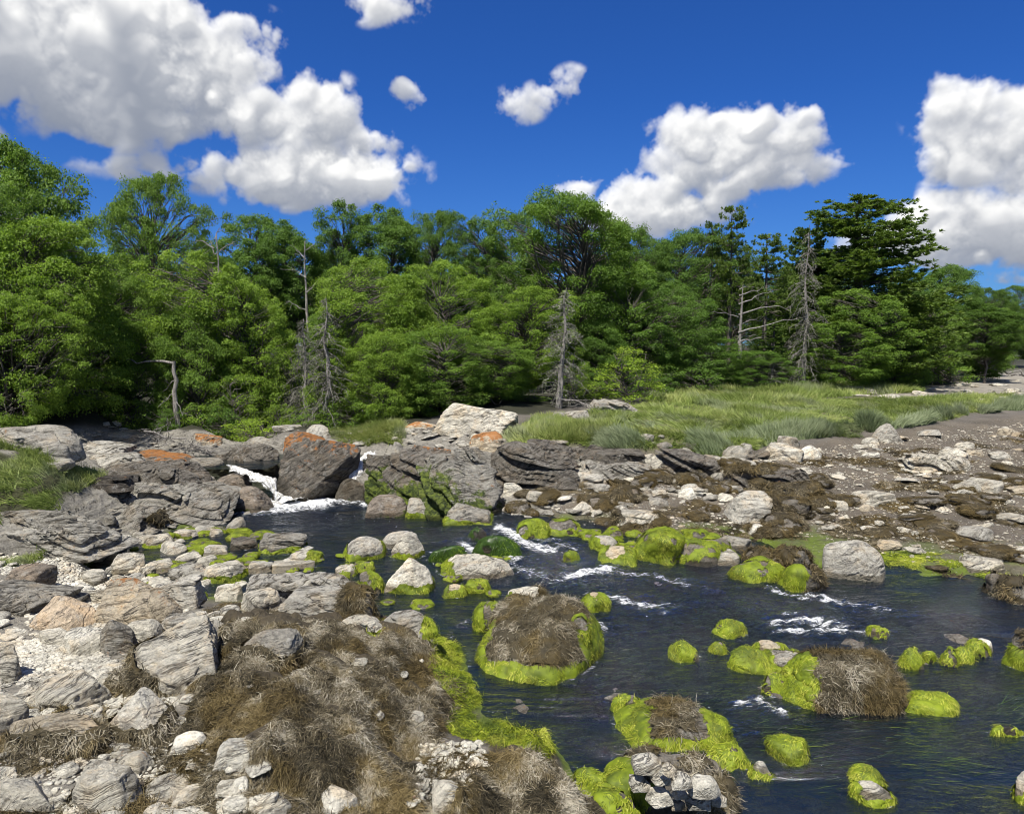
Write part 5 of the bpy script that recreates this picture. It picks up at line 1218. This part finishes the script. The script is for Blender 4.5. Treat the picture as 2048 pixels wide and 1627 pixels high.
# weed streaming under the water
def water_weed(poly, n, label, seed, mat, L0, flow):
    X, Y, Zz, g = scatter_xy(poly, n, seed)
    k = fbm(P3(X * 1.1, Y * 1.1), 4, seed) > .0; X, Y = X[k], Y[k]; n = len(X)
    Zz = WZ(X, Y) - .05 - g.uniform(0, .09, n)
    Nn = np.repeat([[0, 0, 1.0]], n, 0); D = np.array(flow) + g.normal(size=(n, 3)) * np.array([.22, .22, .03]) + np.stack([fbm(P3(X, Y), 2, 5), fbm(P3(X, Y), 2, 6), np.zeros(n)], -1) * .8
    V, F, r = ribbons(np.stack([X, Y, Zz], -1), D, Nn, L0 * g.uniform(.5, 1.3, n), .008 * g.uniform(.6, 1.4, n), 4, 0.0, g.random(n), wob=.16, g=g)
    o = add('waterweed', make_mesh('waterweed', V, F, mat, {'rnd': r})); return tag(o, label, 'waterweed', kind='stuff')
water_weed([(1100,1440),(1260,1480),(1560,1520),(2070,1480),(2070,1660),(1480,1660),(1180,1560)], 14000, 'green strands of weed streaming under the lower stream', 101, M_ALGAD, .5, (.95, -.25, 0))
water_weed([(640,1110),(900,1170),(950,1220),(900,1290),(760,1230),(660,1170)], 6000, 'green weed under the shallow water by the near bank', 102, M_ALGA, .35, (.8, -.5, 0))
water_weed([(150,1100),(380,1075),(620,1100),(640,1140),(420,1220),(200,1180)], 9000, 'dull green weed carpeting the shallow pool on the left', 103, M_ALGAD, .25, (.6, -.5, 0))

# ------------------------------------------------------------------ trees
def tube(pts, rad, sides=6):
    pts = np.asarray(pts, float); n = len(pts); T = nrm(np.gradient(pts, axis=0))
    ref = np.array([.31, .17, .93]) if abs(T[0][2]) < .9 else np.array([.9, .3, .1])
    a = nrm(np.cross(T, ref)); b = np.cross(T, a); th = np.linspace(0, 2 * math.pi, sides, endpoint=False)
    V = pts[:, None] + (a[:, None] * np.cos(th)[None, :, None] + b[:, None] * np.sin(th)[None, :, None]) * np.asarray(rad)[:, None, None]
    i = np.arange(n * sides).reshape(n, sides); j = np.roll(i, -1, 1)
    F = np.stack([i[:-1], j[:-1], j[1:], i[1:]], -1).reshape(-1, 4)
    return V.reshape(-1, 3), F
class Bag:
    def __init__(s): s.V, s.F, s.n = [], [], 0
    def put(s, VF): s.V.append(VF[0]); s.F.append(VF[1] + s.n); s.n += len(VF[0])
    def get(s): return np.concatenate(s.V), np.concatenate(s.F)
def curve(a, b, g, n=6, sag=0.0, wob=.06):
    a, b = np.asarray(a, float), np.asarray(b, float); t = np.linspace(0, 1, n)[:, None]; L = np.linalg.norm(b - a)
    P = a + (b - a) * t; P[:, 2] += sag * L * np.sin(t[:, 0] * math.pi)
    P[1:-1] += g.normal(size=(n - 2, 3)) * wob * L; return P
def leaves(P, Nn, size, g, wide=.55, fold=.25, rnd=None):
    n = len(P); up = nrm(Nn); t = g.normal(size=(n, 3)); t[:, 2] -= .35; t = nrm(t - (t * up).sum(1, keepdims=True) * up); s = np.cross(up, t)
    L = size * g.uniform(.65, 1.25, n)[:, None]
    V = np.stack([P - t * L * .5, P + s * L * wide * .5 - up * L * fold * .3 - t * L * .05, P + t * L * .5 - up * L * .12, P - s * L * wide * .5 - up * L * fold * .3 - t * L * .05], 1)
    F = np.arange(n * 4).reshape(n, 4)
    r = np.clip(g.normal(.5, .22, n) if rnd is None else rnd, 0, 1)
    return V.reshape(-1, 3).astype(np.float32), F, np.repeat(r, 4)
def broadleaf(seed, Ht, R, cb, nc, per, leaf, trunk_r=.16, droop=0.0, spread=1.0, stems=1):
    """trunk and limbs reach out to many flattened sprays of leaves set over an uneven crown"""
    g = np.random.default_rng(seed); bag = Bag(); LV, LF, LR = [], [], []; ln = 0
    zc, zr = Ht * (cb + 1) / 2, Ht * (1 - cb) / 2
    lean = g.normal(size=2) * .05 * Ht
    for s_ in range(stems):
        o = np.array([*(g.normal(size=2) * (.0 if stems == 1 else .35)), -.15]); tip = np.array([lean[0], lean[1], Ht * .9]) + np.array([*(g.normal(size=2) * (0 if stems == 1 else R * .5)), 0])
        tp = curve(o, tip, g, 9, 0, .012); bag.put(tube(tp, np.linspace(trunk_r / stems ** .5, .02, 9), 7))
    lob = [(nrm(g.normal(size=3)), g.uniform(.18, .48)) for _ in range(11)]
    for k in range(nc):
        u = g.uniform(-1, 1); u = u * .98 + .02; th = g.uniform(0, 2 * math.pi)
        rad = g.uniform(.45, 1.0) ** .45 * (1 + .28 * g.random() ** 3)
        prof = math.sqrt(max(0, 1 - abs(u) ** 2.3))
        d = np.array([math.cos(th) * prof, math.sin(th) * prof, u]); f = 1.0
        for v, am in lob: f += am * (max(0, float(d @ v)) ** 4) - am * .25 * (max(0, float(-d @ v)) ** 4)
        c = np.array([d[0] * R * rad * f + lean[0] * .7, d[1] * R * rad * f + lean[1] * .7, zc + d[2] * zr * (rad * .2 + .8) * (1 + (f - 1) * .5)])
        if c[2] < .25: c[2] = .25 + g.uniform(0, .3)
        hb = np.clip(c[2] - g.uniform(.25, .6) * math.hypot(c[0], c[1]) - .3, Ht * .12, Ht * .86)
        tpt = np.array([np.interp(hb, tp[:, 2], tp[:, 0]), np.interp(hb, tp[:, 2], tp[:, 1]), hb])
        Lb = np.linalg.norm(c - tpt)
        bag.put(tube(curve(tpt, c, g, 6, .06, .035), np.linspace(.012 + .010 * Lb, .005, 6), 4))
        for _ in range(2):
            e = c + g.normal(size=3) * np.array([.5, .5, .22]) * .8
            bag.put(tube(curve(c * .7 + tpt * .3, e, g, 4, .05, .04), np.linspace(.012, .004, 4), 3))
        n = int(per * g.uniform(.55, 1.35)); cr = g.uniform(.50, .98) * spread
        q = nrm(g.normal(size=(n, 3))); q[:, 2] = np.where(g.random(n) < .55, np.abs(q[:, 2]), q[:, 2]); q *= (1 + .35 * np.sin(q[:, :1] * 5 + k) * np.cos(q[:, 1:2] * 4 + k * 2))
        rr = g.uniform(.15, 1, n)[:, None] ** .5
        P = c + q * rr * np.array([cr, cr, cr * .62]) + np.stack([np.zeros(n), np.zeros(n), -.28 * cr * (rr[:, 0] ** 2)], -1)
        Nn = q * .7 + np.array([0, 0, .7]) + g.normal(size=(n, 3)) * .6
        tone = g.normal(.5, .10)
        V, F, r = leaves(P, Nn, leaf, g, rnd=np.clip(g.normal(tone, .20, n), 0, 1)); LV.append(V); LF.append(F + ln); LR.append(r); ln += len(V)
    return bag.get(), (np.concatenate(LV), np.concatenate(LF), np.concatenate(LR))
def conifer(seed, Ht, R, bare=.1, tuft=9, whorl=.5, asym=0.0, top=.35, needle=.22):
    """white pine: whorls of level limbs with upswept brushes of needles"""
    g = np.random.default_rng(seed); bag = Bag(); LV, LF, LR = [], [], []; ln = 0
    tp = curve((0, 0, -.15), (asym * .1, 0, Ht), g, 10, 0, .006); bag.put(tube(tp, np.linspace(.22, .02, 10), 7))
    z = Ht * bare
    while z < Ht * .985:
        t = (z / Ht - bare) / (1 - bare); prof = (1 - t) ** .62 * .85 + top * .5 * math.exp(-((t - .9) / .10) ** 2) + .12
        for k in range(g.integers(6, 10)):
            th = g.uniform(0, 2 * math.pi); L = R * prof * g.uniform(.55, 1.15) * (1 + asym * math.cos(th) * .5)
            a = np.array([np.interp(z, tp[:, 2], tp[:, 0]), 0, z]); b = a + np.array([math.cos(th) * L, math.sin(th) * L, L * g.uniform(.05, .38)])
            P = curve(a, b, g, 7, -.10, .02); bag.put(tube(P, np.linspace(.012 + .012 * L, .006, 7), 4))
            nt = max(4, int(tuft * L * 1.35)); tt = g.uniform(.25, 1.0, nt) ** .7
            C = np.stack([np.interp(tt, np.linspace(0, 1, 7), P[:, i]) for i in range(3)], -1) + g.normal(size=(nt, 3)) * np.array([.16, .16, .045]) * min(1, L * .6)
            ax = nrm(np.array([math.cos(th), math.sin(th), .75]) + g.normal(size=(nt, 3)) * .45)
            m = 13; D = nrm(np.repeat(ax, m, 0) + g.normal(size=(nt * m, 3)) * .55); PP = np.repeat(C, m, 0) + D * needle * .5
            sd = nrm(np.cross(D, g.normal(size=(nt * m, 3)))); Ln = needle * g.uniform(.7, 1.3, (nt * m, 1)); w = .022
            V = np.stack([PP - D * Ln * .5, PP + sd * w, PP + D * Ln * .5, PP - sd * w], 1).reshape(-1, 3); n = nt * m
            LV.append(V.astype(np.float32)); LF.append(np.arange(n * 4).reshape(n, 4) + ln); LR.append(np.repeat(np.clip(np.repeat(g.normal(.5, .15, nt), m) + g.normal(0, .12, n), 0, 1), 4)); ln += n * 4
        z += whorl * g.uniform(.6, 1.2)
    return bag.get(), (np.concatenate(LV), np.concatenate(LF), np.concatenate(LR))
def dead_spruce(seed, Ht, R, n=125, droop=.7, twig=.05, leafy=6):
    g = np.random.default_rng(seed); bag = Bag(); LV, LF, LR = [], [], []; ln = 0
    tp = curve((0, 0, -.15), (0, 0, Ht), g, 10, 0, .008); bag.put(tube(tp, np.linspace(.13, .015, 10), 6))
    for k in range(n):
        z = Ht * (.04 + .95 * g.random() ** .85); t = z / Ht; L = R * ((1 - t) ** .7 * .9 + .10) * g.uniform(.5, 1.15); th = g.uniform(0, 2 * math.pi)
        a = np.array([np.interp(z, tp[:, 2], tp[:, 0]), np.interp(z, tp[:, 2], tp[:, 1]), z]); b = a + np.array([math.cos(th) * L, math.sin(th) * L, -droop * L * g.uniform(.4, 1.5)])
        b[2] = max(b[2], .05); P = curve(a, b, g, 6, .12, .035); bag.put(tube(P, np.linspace(.016, .005, 6), 3))
        m = max(4, int(leafy * L * 3)); tt = g.uniform(.2, 1, m)
        C = np.stack([np.interp(tt, np.linspace(0, 1, 6), P[:, i]) for i in range(3)], -1)
        for j in range(0, m, 3):
            e = C[j] + np.array([g.normal() * .16, g.normal() * .16, -abs(g.normal()) * .2]); bag.put(tube(np.stack([C[j], (C[j] + e) / 2 + g.normal(size=3) * .02, e]), [.007, .006, .003], 3))
        V, F, r = leaves(C + g.normal(size=(m, 3)) * np.array([.06, .06, .05]) - np.array([0, 0, .05]), g.normal(size=(m, 3)), .11, g, .35); LV.append(V); LF.append(F + ln); LR.append(r); ln += len(V)
    return bag.get(), (np.concatenate(LV), np.concatenate(LF), np.concatenate(LR))
def tree_proto(name, parts, leafmat, barkmat, crown='crown'):
    (TV, TF), (LV, LF, LR) = parts
    r = add(name, None)
    add('trunk', make_mesh(name + '_trunk', TV, TF, barkmat), r)
    add(crown, make_mesh(name + '_crown', LV, LF, leafmat, {'rnd': LR}, smooth=False), r)
    r['size'] = [float(np.abs(LV[:, 0]).max()), float(LV[:, 2].max())]
    return r
PROTO = {}
PROTO['oak'] = [tree_proto('oak_tree', broadleaf(s, 10, 3.3, .25, 330, 430, .122, .20), M_LEAF, M_BARK) for s in (1, 2, 3)]
PROTO['maple'] = [tree_proto('maple_tree', broadleaf(s, 8, 3.0, .04, 250, 330, .130, .14, stems=2), M_LEAF, M_BARK) for s in (11, 12, 13)]
PROTO['slim'] = [tree_proto('oak_tree', broadleaf(s, 10, 2.2, .36, 200, 400, .122, .14, spread=.9), M_LEAF, M_BARK) for s in (21, 22)]
PROTO['near'] = [tree_proto('maple_tree', broadleaf(s, 9, 3.4, .03, 340, 340, .128, .17, stems=2), M_LEAF, M_BARK) for s in (31, 32)]
PROTO['sapling'] = [tree_proto('sapling', broadleaf(s, 3.4, 1.35, .12, 50, 95, .12, .05, spread=.65, stems=3), M_LEAF, M_BARK) for s in (41, 42)]
PROTO['bush'] = [tree_proto('bush', broadleaf(s, 1.6, 1.1, .02, 42, 110, .10, .03, spread=.55, stems=3), M_LEAF, M_BARK) for s in (51, 52)]
PROTO['pine'] = [tree_proto('pine_tree', conifer(61, 11, 3.2, .08, 15, .33, .25, .22, .17), M_NEEDLE, M_BARK)]
PROTO['thin_pine'] = [tree_proto('pine_tree', conifer(62, 11, 2.3, .45, 8, .55, .5, .3), M_NEEDLE, M_BARK)]
PROTO['spruce'] = [tree_proto('spruce_tree', conifer(63, 6, 1.2, .06, 9, .26, 0, .0, .13), M_NEEDLE, M_BARK)]
PROTO['dead'] = [tree_proto('dead_spruce', dead_spruce(s, 6.5, 1.35), M_LICH, M_DEAD, 'twigs') for s in (71, 72)]
PUSED = set()
TREES = {'oak': 'tree', 'maple': 'tree', 'slim': 'tree', 'near': 'tree', 'sapling': 'sapling', 'bush': 'bush', 'pine': 'pine tree', 'thin_pine': 'pine tree', 'spruce': 'spruce', 'dead': 'dead tree'}
def plant(kind, v, px, top, wid, y, label, tint=(1, 1, 1), group=None, rot=None, lean=(0, 0), dz=0.0):
    p = PROTO[kind][v % len(PROTO[kind])]
    w = y
    x = (px - CX) / F_PX * w; z0 = float(H(x, y)) + dz
    d = ray(px, top); zt = CAM_H + d[2] / d[1] * y
    R_, H_ = p['size']
    if p.name in PUSED: o = copy_tree(p)
    else: o = p; PUSED.add(p.name)
    sxy = (wid / F_PX * w) / (2 * R_) * 1.2; sz = (zt - z0) / H_
    o.location = (x, y, z0); o.scale = (sxy, sxy, sz); o.rotation_euler = (lean[0], lean[1], random.uniform(0, 6.28) if rot is None else rot)
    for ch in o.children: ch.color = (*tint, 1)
    tag(o, label, TREES[kind], group); return o
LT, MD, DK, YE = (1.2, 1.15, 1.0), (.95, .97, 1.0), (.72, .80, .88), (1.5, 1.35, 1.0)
# left wood
plant('near', 0, 40, 268, 330, 25, 'tallest leafy tree at the far left of the wood', MD)
plant('near', 1, -120, 330, 330, 22, 'leafy tree half outside the left edge', MD)
plant('near', 0, 95, 425, 330, 22.5, 'broad leafy tree in front of the tallest one at the left', LT)
plant('near', 1, 20, 570, 270, 20.5, 'bright leafy tree low at the left edge above the grey boulder', LT)
plant('oak', 1, 312, 340, 250, 30, 'round topped oak with bare limbs showing below its crown at the left', MD)
plant('near', 1, 235, 520, 230, 25.5, 'leafy tree below the round topped oak', MD)
plant('maple', 0, 180, 600, 190, 24.5, 'dense maple over the shaded ledge at the left', MD)
plant('maple', 1, 440, 500, 270, 27, 'light green maple behind the broken snag', LT)
plant('maple', 2, 380, 610, 200, 25.5, 'low maple right behind the broken snag', MD)
plant('maple', 0, 520, 560, 190, 27, 'bright maple left of the white topped dead tree', LT)
plant('slim', 0, 430, 480, 120, 33, 'slim tree squeezed in right of the round topped oak', DK)
plant('near', 0, -330, 360, 330, 23, 'leafy tree well outside the left edge', MD)
plant('maple', 1, -480, 420, 300, 21, 'dense tree farthest left beyond the frame', MD)
plant('oak', 2, -420, 330, 330, 30, 'tall oak left beyond the frame', DK)
# middle back row
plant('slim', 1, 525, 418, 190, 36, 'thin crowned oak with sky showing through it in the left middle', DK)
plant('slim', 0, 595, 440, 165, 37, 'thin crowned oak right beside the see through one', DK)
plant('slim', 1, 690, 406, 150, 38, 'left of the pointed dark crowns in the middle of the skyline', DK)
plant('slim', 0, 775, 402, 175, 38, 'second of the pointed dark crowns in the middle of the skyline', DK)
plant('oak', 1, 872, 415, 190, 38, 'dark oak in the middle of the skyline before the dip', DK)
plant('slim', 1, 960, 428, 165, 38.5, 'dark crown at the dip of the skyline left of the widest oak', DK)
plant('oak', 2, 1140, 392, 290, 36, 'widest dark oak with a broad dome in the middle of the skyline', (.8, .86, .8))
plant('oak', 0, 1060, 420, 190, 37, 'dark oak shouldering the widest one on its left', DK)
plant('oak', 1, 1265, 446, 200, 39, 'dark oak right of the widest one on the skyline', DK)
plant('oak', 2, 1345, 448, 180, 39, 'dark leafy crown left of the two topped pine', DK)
# middle front row
plant('maple', 1, 725, 505, 230, 27.5, 'brightest yellow green maple in the middle front', LT)
plant('maple', 2, 800, 545, 170, 28, 'maple with pale bare branches beside the brightest one', LT)
plant('maple', 0, 930, 518, 220, 29, 'broad light green maple in the middle of the front row', LT)
plant('maple', 1, 1040, 570, 200, 28.5, 'light maple reaching over the leaning dead spruce', LT)
plant('maple', 2, 760, 660, 200, 25, 'low bright maple over the dark grass behind the dam', LT)
plant('maple', 0, 870, 650, 210, 26, 'low dense maple above the huge whitish boulder', MD)
plant('maple', 1, 990, 680, 190, 26.5, 'low maple with many thin stems left of the leaning dead spruce', MD)
plant('maple', 2, 660, 620, 150, 27, 'low maple behind the grey half dead spruce', MD)
# right of the middle
plant('maple', 0, 1235, 555, 220, 35, 'dark green maple right of the leaning dead spruce', DK)
plant('maple', 1, 1330, 560, 190, 36, 'dark maple in the shade left of the bare limbed pine', DK)
plant('maple', 2, 1190, 640, 150, 33, 'dark low maple behind the leaning dead spruce', DK)
plant('maple', 0, 1420, 660, 170, 36, 'low dark maple in front of the bare limbed pine', DK)
plant('maple', 2, 1520, 700, 150, 36.5, 'low leafy tree between the bare limbed pine and the grey dead spruce', DK)
plant('thin_pine', 0, 1455, 405, 130, 38, 'sparse two topped pine standing above the wood', MD, rot=.3)
plant('thin_pine', 0, 1420, 440, 100, 39, 'thin pine leaning beside the two topped one', DK, rot=2.6)
plant('thin_pine', 0, 1525, 462, 150, 38.5, 'pine with long limbs reaching right of the two topped one', MD, rot=.1)
plant('pine', 0, 1705, 390, 380, 41, 'tallest broad white pine with a rounded top at the right', MD, rot=.2)
plant('pine', 0, 1610, 450, 150, 44, 'smaller pine behind the grey dead spruce at the right', DK, rot=2.2)
plant('maple', 1, 1735, 575, 210, 38.5, 'bright faced maple in front of the tallest pine', MD)
plant('maple', 0, 1700, 640, 190, 37.5, 'low spreading maple at the foot of the tallest pine', MD)
plant('maple', 2, 1800, 660, 150, 39, 'low maple right of the spreading one near the beach', MD)
plant('oak', 2, 1895, 520, 160, 48, 'oak at the right end of the wood', DK)
plant('maple', 1, 1860, 590, 130, 44, 'leafy tree before the oak at the right end', MD)
plant('maple', 0, 1950, 610, 130, 50, 'last leafy tree above the far beach', MD)
plant('oak', 1, 2025, 568, 110, 72, 'far dark tree at the right edge', DK)
plant('pine', 0, 2075, 575, 100, 75, 'far dark pine cut by the right edge', DK, rot=1.0)
plant('oak', 0, 1985, 580, 90, 66, 'far dark tree behind the last leafy one', DK)
# wood behind, seen through the gaps
k = 0
for px in range(-260, 1960, 92):
    for yb, tp in ((46, 520), (56, 545)):
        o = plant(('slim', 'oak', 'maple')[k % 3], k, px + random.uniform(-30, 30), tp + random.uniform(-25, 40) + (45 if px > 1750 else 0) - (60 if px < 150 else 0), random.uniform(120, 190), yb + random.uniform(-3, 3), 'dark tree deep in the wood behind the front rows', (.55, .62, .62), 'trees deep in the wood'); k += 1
# understorey
for i, (px, top, wid, y, lab, ti) in enumerate([(255,795,120,24.5,'bush with pale new leaves left of the snag',LT),(330,815,90,23.8,'dark juniper bush behind the driftwood tangle',DK),(395,800,100,24.5,'green bush just right of the snag',LT),(440,812,110,24.2,'round dark green bush behind the pale boulders',DK),
     (505,835,110,23.4,'bright low bush behind the dam',YE),(560,805,90,25,'bright bush under the half dead spruce',LT),(620,825,90,24.2,'low bush left of the shaded grass',MD),(215,830,90,24,'fern like bush at the shaded ledge',LT),(700,790,120,25,'leafy bush in the shade behind the dam',MD),
     (780,800,110,24.6,'bush above the tall orange splashed boulder',MD),(1180,760,110,30,'low bush behind the leaning dead spruce',LT),(1300,745,110,32,'bush right of the light sapling',DK),(1390,730,130,34,'dark bush in the shade before the pine',DK),(1480,745,110,36,'dark bush at the marsh edge',DK),
     (1560,740,100,37,'bush left of the grey dead spruce',MD),(1660,735,100,38,'bush right of the grey dead spruce',DK),(1880,715,120,43,'bush at the head of the beach',MD),(1820,735,90,41,'small bush by the beach stones',DK),(80,800,150,22,'leafy bush behind the big grey boulder',MD),(-20,790,150,21,'bush at the left edge behind the grey boulder',MD),(140,790,120,23,'dark bush over the shaded ledge',DK),(1060,790,90,27.5,'low bush by the huge whitish boulder',MD),(920,785,110,26.5,'bush in shade behind the huge whitish boulder',DK)]):
    plant('bush', i, px, top, wid, y, lab, ti)
for i, (px, top, wid, y, lab, ti) in enumerate([(1262,690,150,29.5,'light green sapling standing alone in front of the dark wood',YE),(1150,690,80,28.5,'light sapling behind the leaning dead spruce',LT),(640,740,90,24.8,'sapling behind the dam',LT),(300,740,90,25,'sapling beside the snag',LT),(480,745,110,25,'bright sapling in the left understorey',LT),(570,690,100,26,'sapling left of the half dead spruce',LT),(1620,700,90,38,'sapling in front of the grey dead spruce',MD)]):
    plant('sapling', i, px, top, wid, y, lab, ti)
plant('dead', 0, 1118, 578, 105, 26, 'leaning silvery dead spruce hung with lichen above the huge whitish boulder', (1.15, 1.2, 1.05), lean=(0, -.06))
plant('dead', 1, 1608, 470, 100, 37, 'tall grey dead spruce left of the tallest pine', (.75, .75, .7))
plant('dead', 1, 655, 600, 130, 24.6, 'grey half dead spruce in the middle left of the wood', (.42, .46, .36))
plant('dead', 0, 610, 640, 90, 25.4, 'thin grey dead spruce left of the half dead one', (.40, .44, .36))
plant('dead', 0, 1545, 720, 80, 36, 'small dead spruce low beside the tall grey one', (.8, .8, .72))
plant('spruce', 0, 1545, 640, 90, 37.2, 'small dark spruce behind the small dead one', DK)

def snag(name, label, px, base_y, top, y, limbs, r=.09, mat=None):
    g = np.random.default_rng(int(px)); x = (px - CX) / F_PX * y; z0 = float(H(x, y)) - .1; d = ray(px, top); zt = CAM_H + d[2] / d[1] * y
    root = add(name, None, loc=(x, y, z0)); bag = Bag(); Ht = zt - z0
    bag.put(tube(curve((0, 0, 0), (g.normal() * .1, 0, Ht), g, 9, 0, .01), np.linspace(r, r * .55, 9) if len(limbs) < 5 else np.linspace(r, .02, 9), 8)); add('trunk', make_mesh('trunk', *bag.get(), mat or M_DEAD), root)
    m = y / F_PX
    for (h, ex, ez, rr) in limbs:
        b = Bag(); a = np.array([0, 0, h * Ht]); e = a + np.array([ex * m, g.normal() * .3, ez * m]); P = curve(a, e, g, 7, .04, .03); b.put(tube(P, np.linspace(rr, .006, 7), 5))
        for j in range(3):
            k = g.integers(2, 6); q = P[k] + np.array([np.sign(ex) * g.uniform(.1, .4), g.normal() * .15, g.normal() * .2]) ; b.put(tube(curve(P[k], q, g, 4, 0, .05), np.linspace(rr * .4, .004, 4), 3))
        add('limb', make_mesh('limb', *b.get(), mat or M_DEAD), root)
    return tag(root, label, 'dead tree')
snag('dead_tree', 'broken snag with one long level limb pointing left', 350, 812, 722, 24, [(.97, -115, 2, .055), (.75, -40, -25, .03), (.6, -35, -30, .025), (.5, 22, -30, .02), (.85, -25, -38, .02)][:4], .10)
snag('dead_tree', 'white topped dead tree standing in the left middle of the wood', 617, 830, 482, 28, [(.9, -25, 22, .03), (.8, -32, 20, .03), (.72, 30, 30, .03), (.95, 14, 16, .02), (.62, -40, 18, .03), (.55, 36, 22, .03)], .10)
snag('dead_tree', 'pale forked dead branches showing above the light maple at the left', 437, 820, 468, 26.2, [(.93, -38, 18, .025), (.9, 40, 28, .025), (.97, 10, 26, .02), (.86, -30, -4, .02), (.9, -10, 30, .02)], .05)
snag('dead_tree', 'pine trunk with long bare limbs reaching right', 1474, 775, 570, 36.6, [(.96, 48, 5, .03), (.9, 55, 14, .035), (.82, 70, 26, .04), (.72, 115, 22, .05), (.62, 60, 12, .04), (.55, 130, 32, .05), (.45, 50, 10, .04), (.7, -60, 8, .03), (.5, 40, 6, .03)], .15)

def tangle(name, label, px, py, w_px, h_px, n, mat, seed, r=.02):
    g = np.random.default_rng(seed); x, y, z = [float(v) for v in G(px, py)]; m = y / F_PX; W, Hh = w_px * m, h_px * m
    root = add(name, None, loc=(x, y, z)); b = Bag()
    b.put(tube(curve((-W * .5, .3, Hh * .75), (W * .5, -.2, .05), g, 9, .05, .03), np.linspace(r * 2.6, r, 9), 6)); add('trunk', make_mesh('trunk', *b.get(), mat), root)
    b = Bag()
    for k in range(n):
        t = g.uniform(.1, 1); a = np.array([-W * .5 + W * t, .3 - .5 * t, Hh * .75 * (1 - t)]); e = a + np.array([g.normal() * W * .22, g.normal() * .4, g.normal() * Hh * .35]); e[2] = max(e[2], -.1)
        b.put(tube(curve(a, e, g, 6, g.uniform(-.1, .2), .06), np.linspace(r * g.uniform(.4, 1), .004, 6), 4))
    add('branches', make_mesh('branches', *b.get(), mat), root); return tag(root, label, 'driftwood')
tangle('driftwood', 'tangle of bleached fallen branches at the still water left of the falls', 355, 906, 150, 56, 95, M_DEAD, 3, .013)
tangle('driftwood', 'pale driftwood branches lying on the far beach at the right edge', 2000, 752, 110, 16, 26, M_DEAD, 4, .05)
tangle('driftwood', 'dead grey branches fallen at the foot of the leaning dead spruce', 1165, 822, 80, 30, 40, M_DEAD, 5, .015)
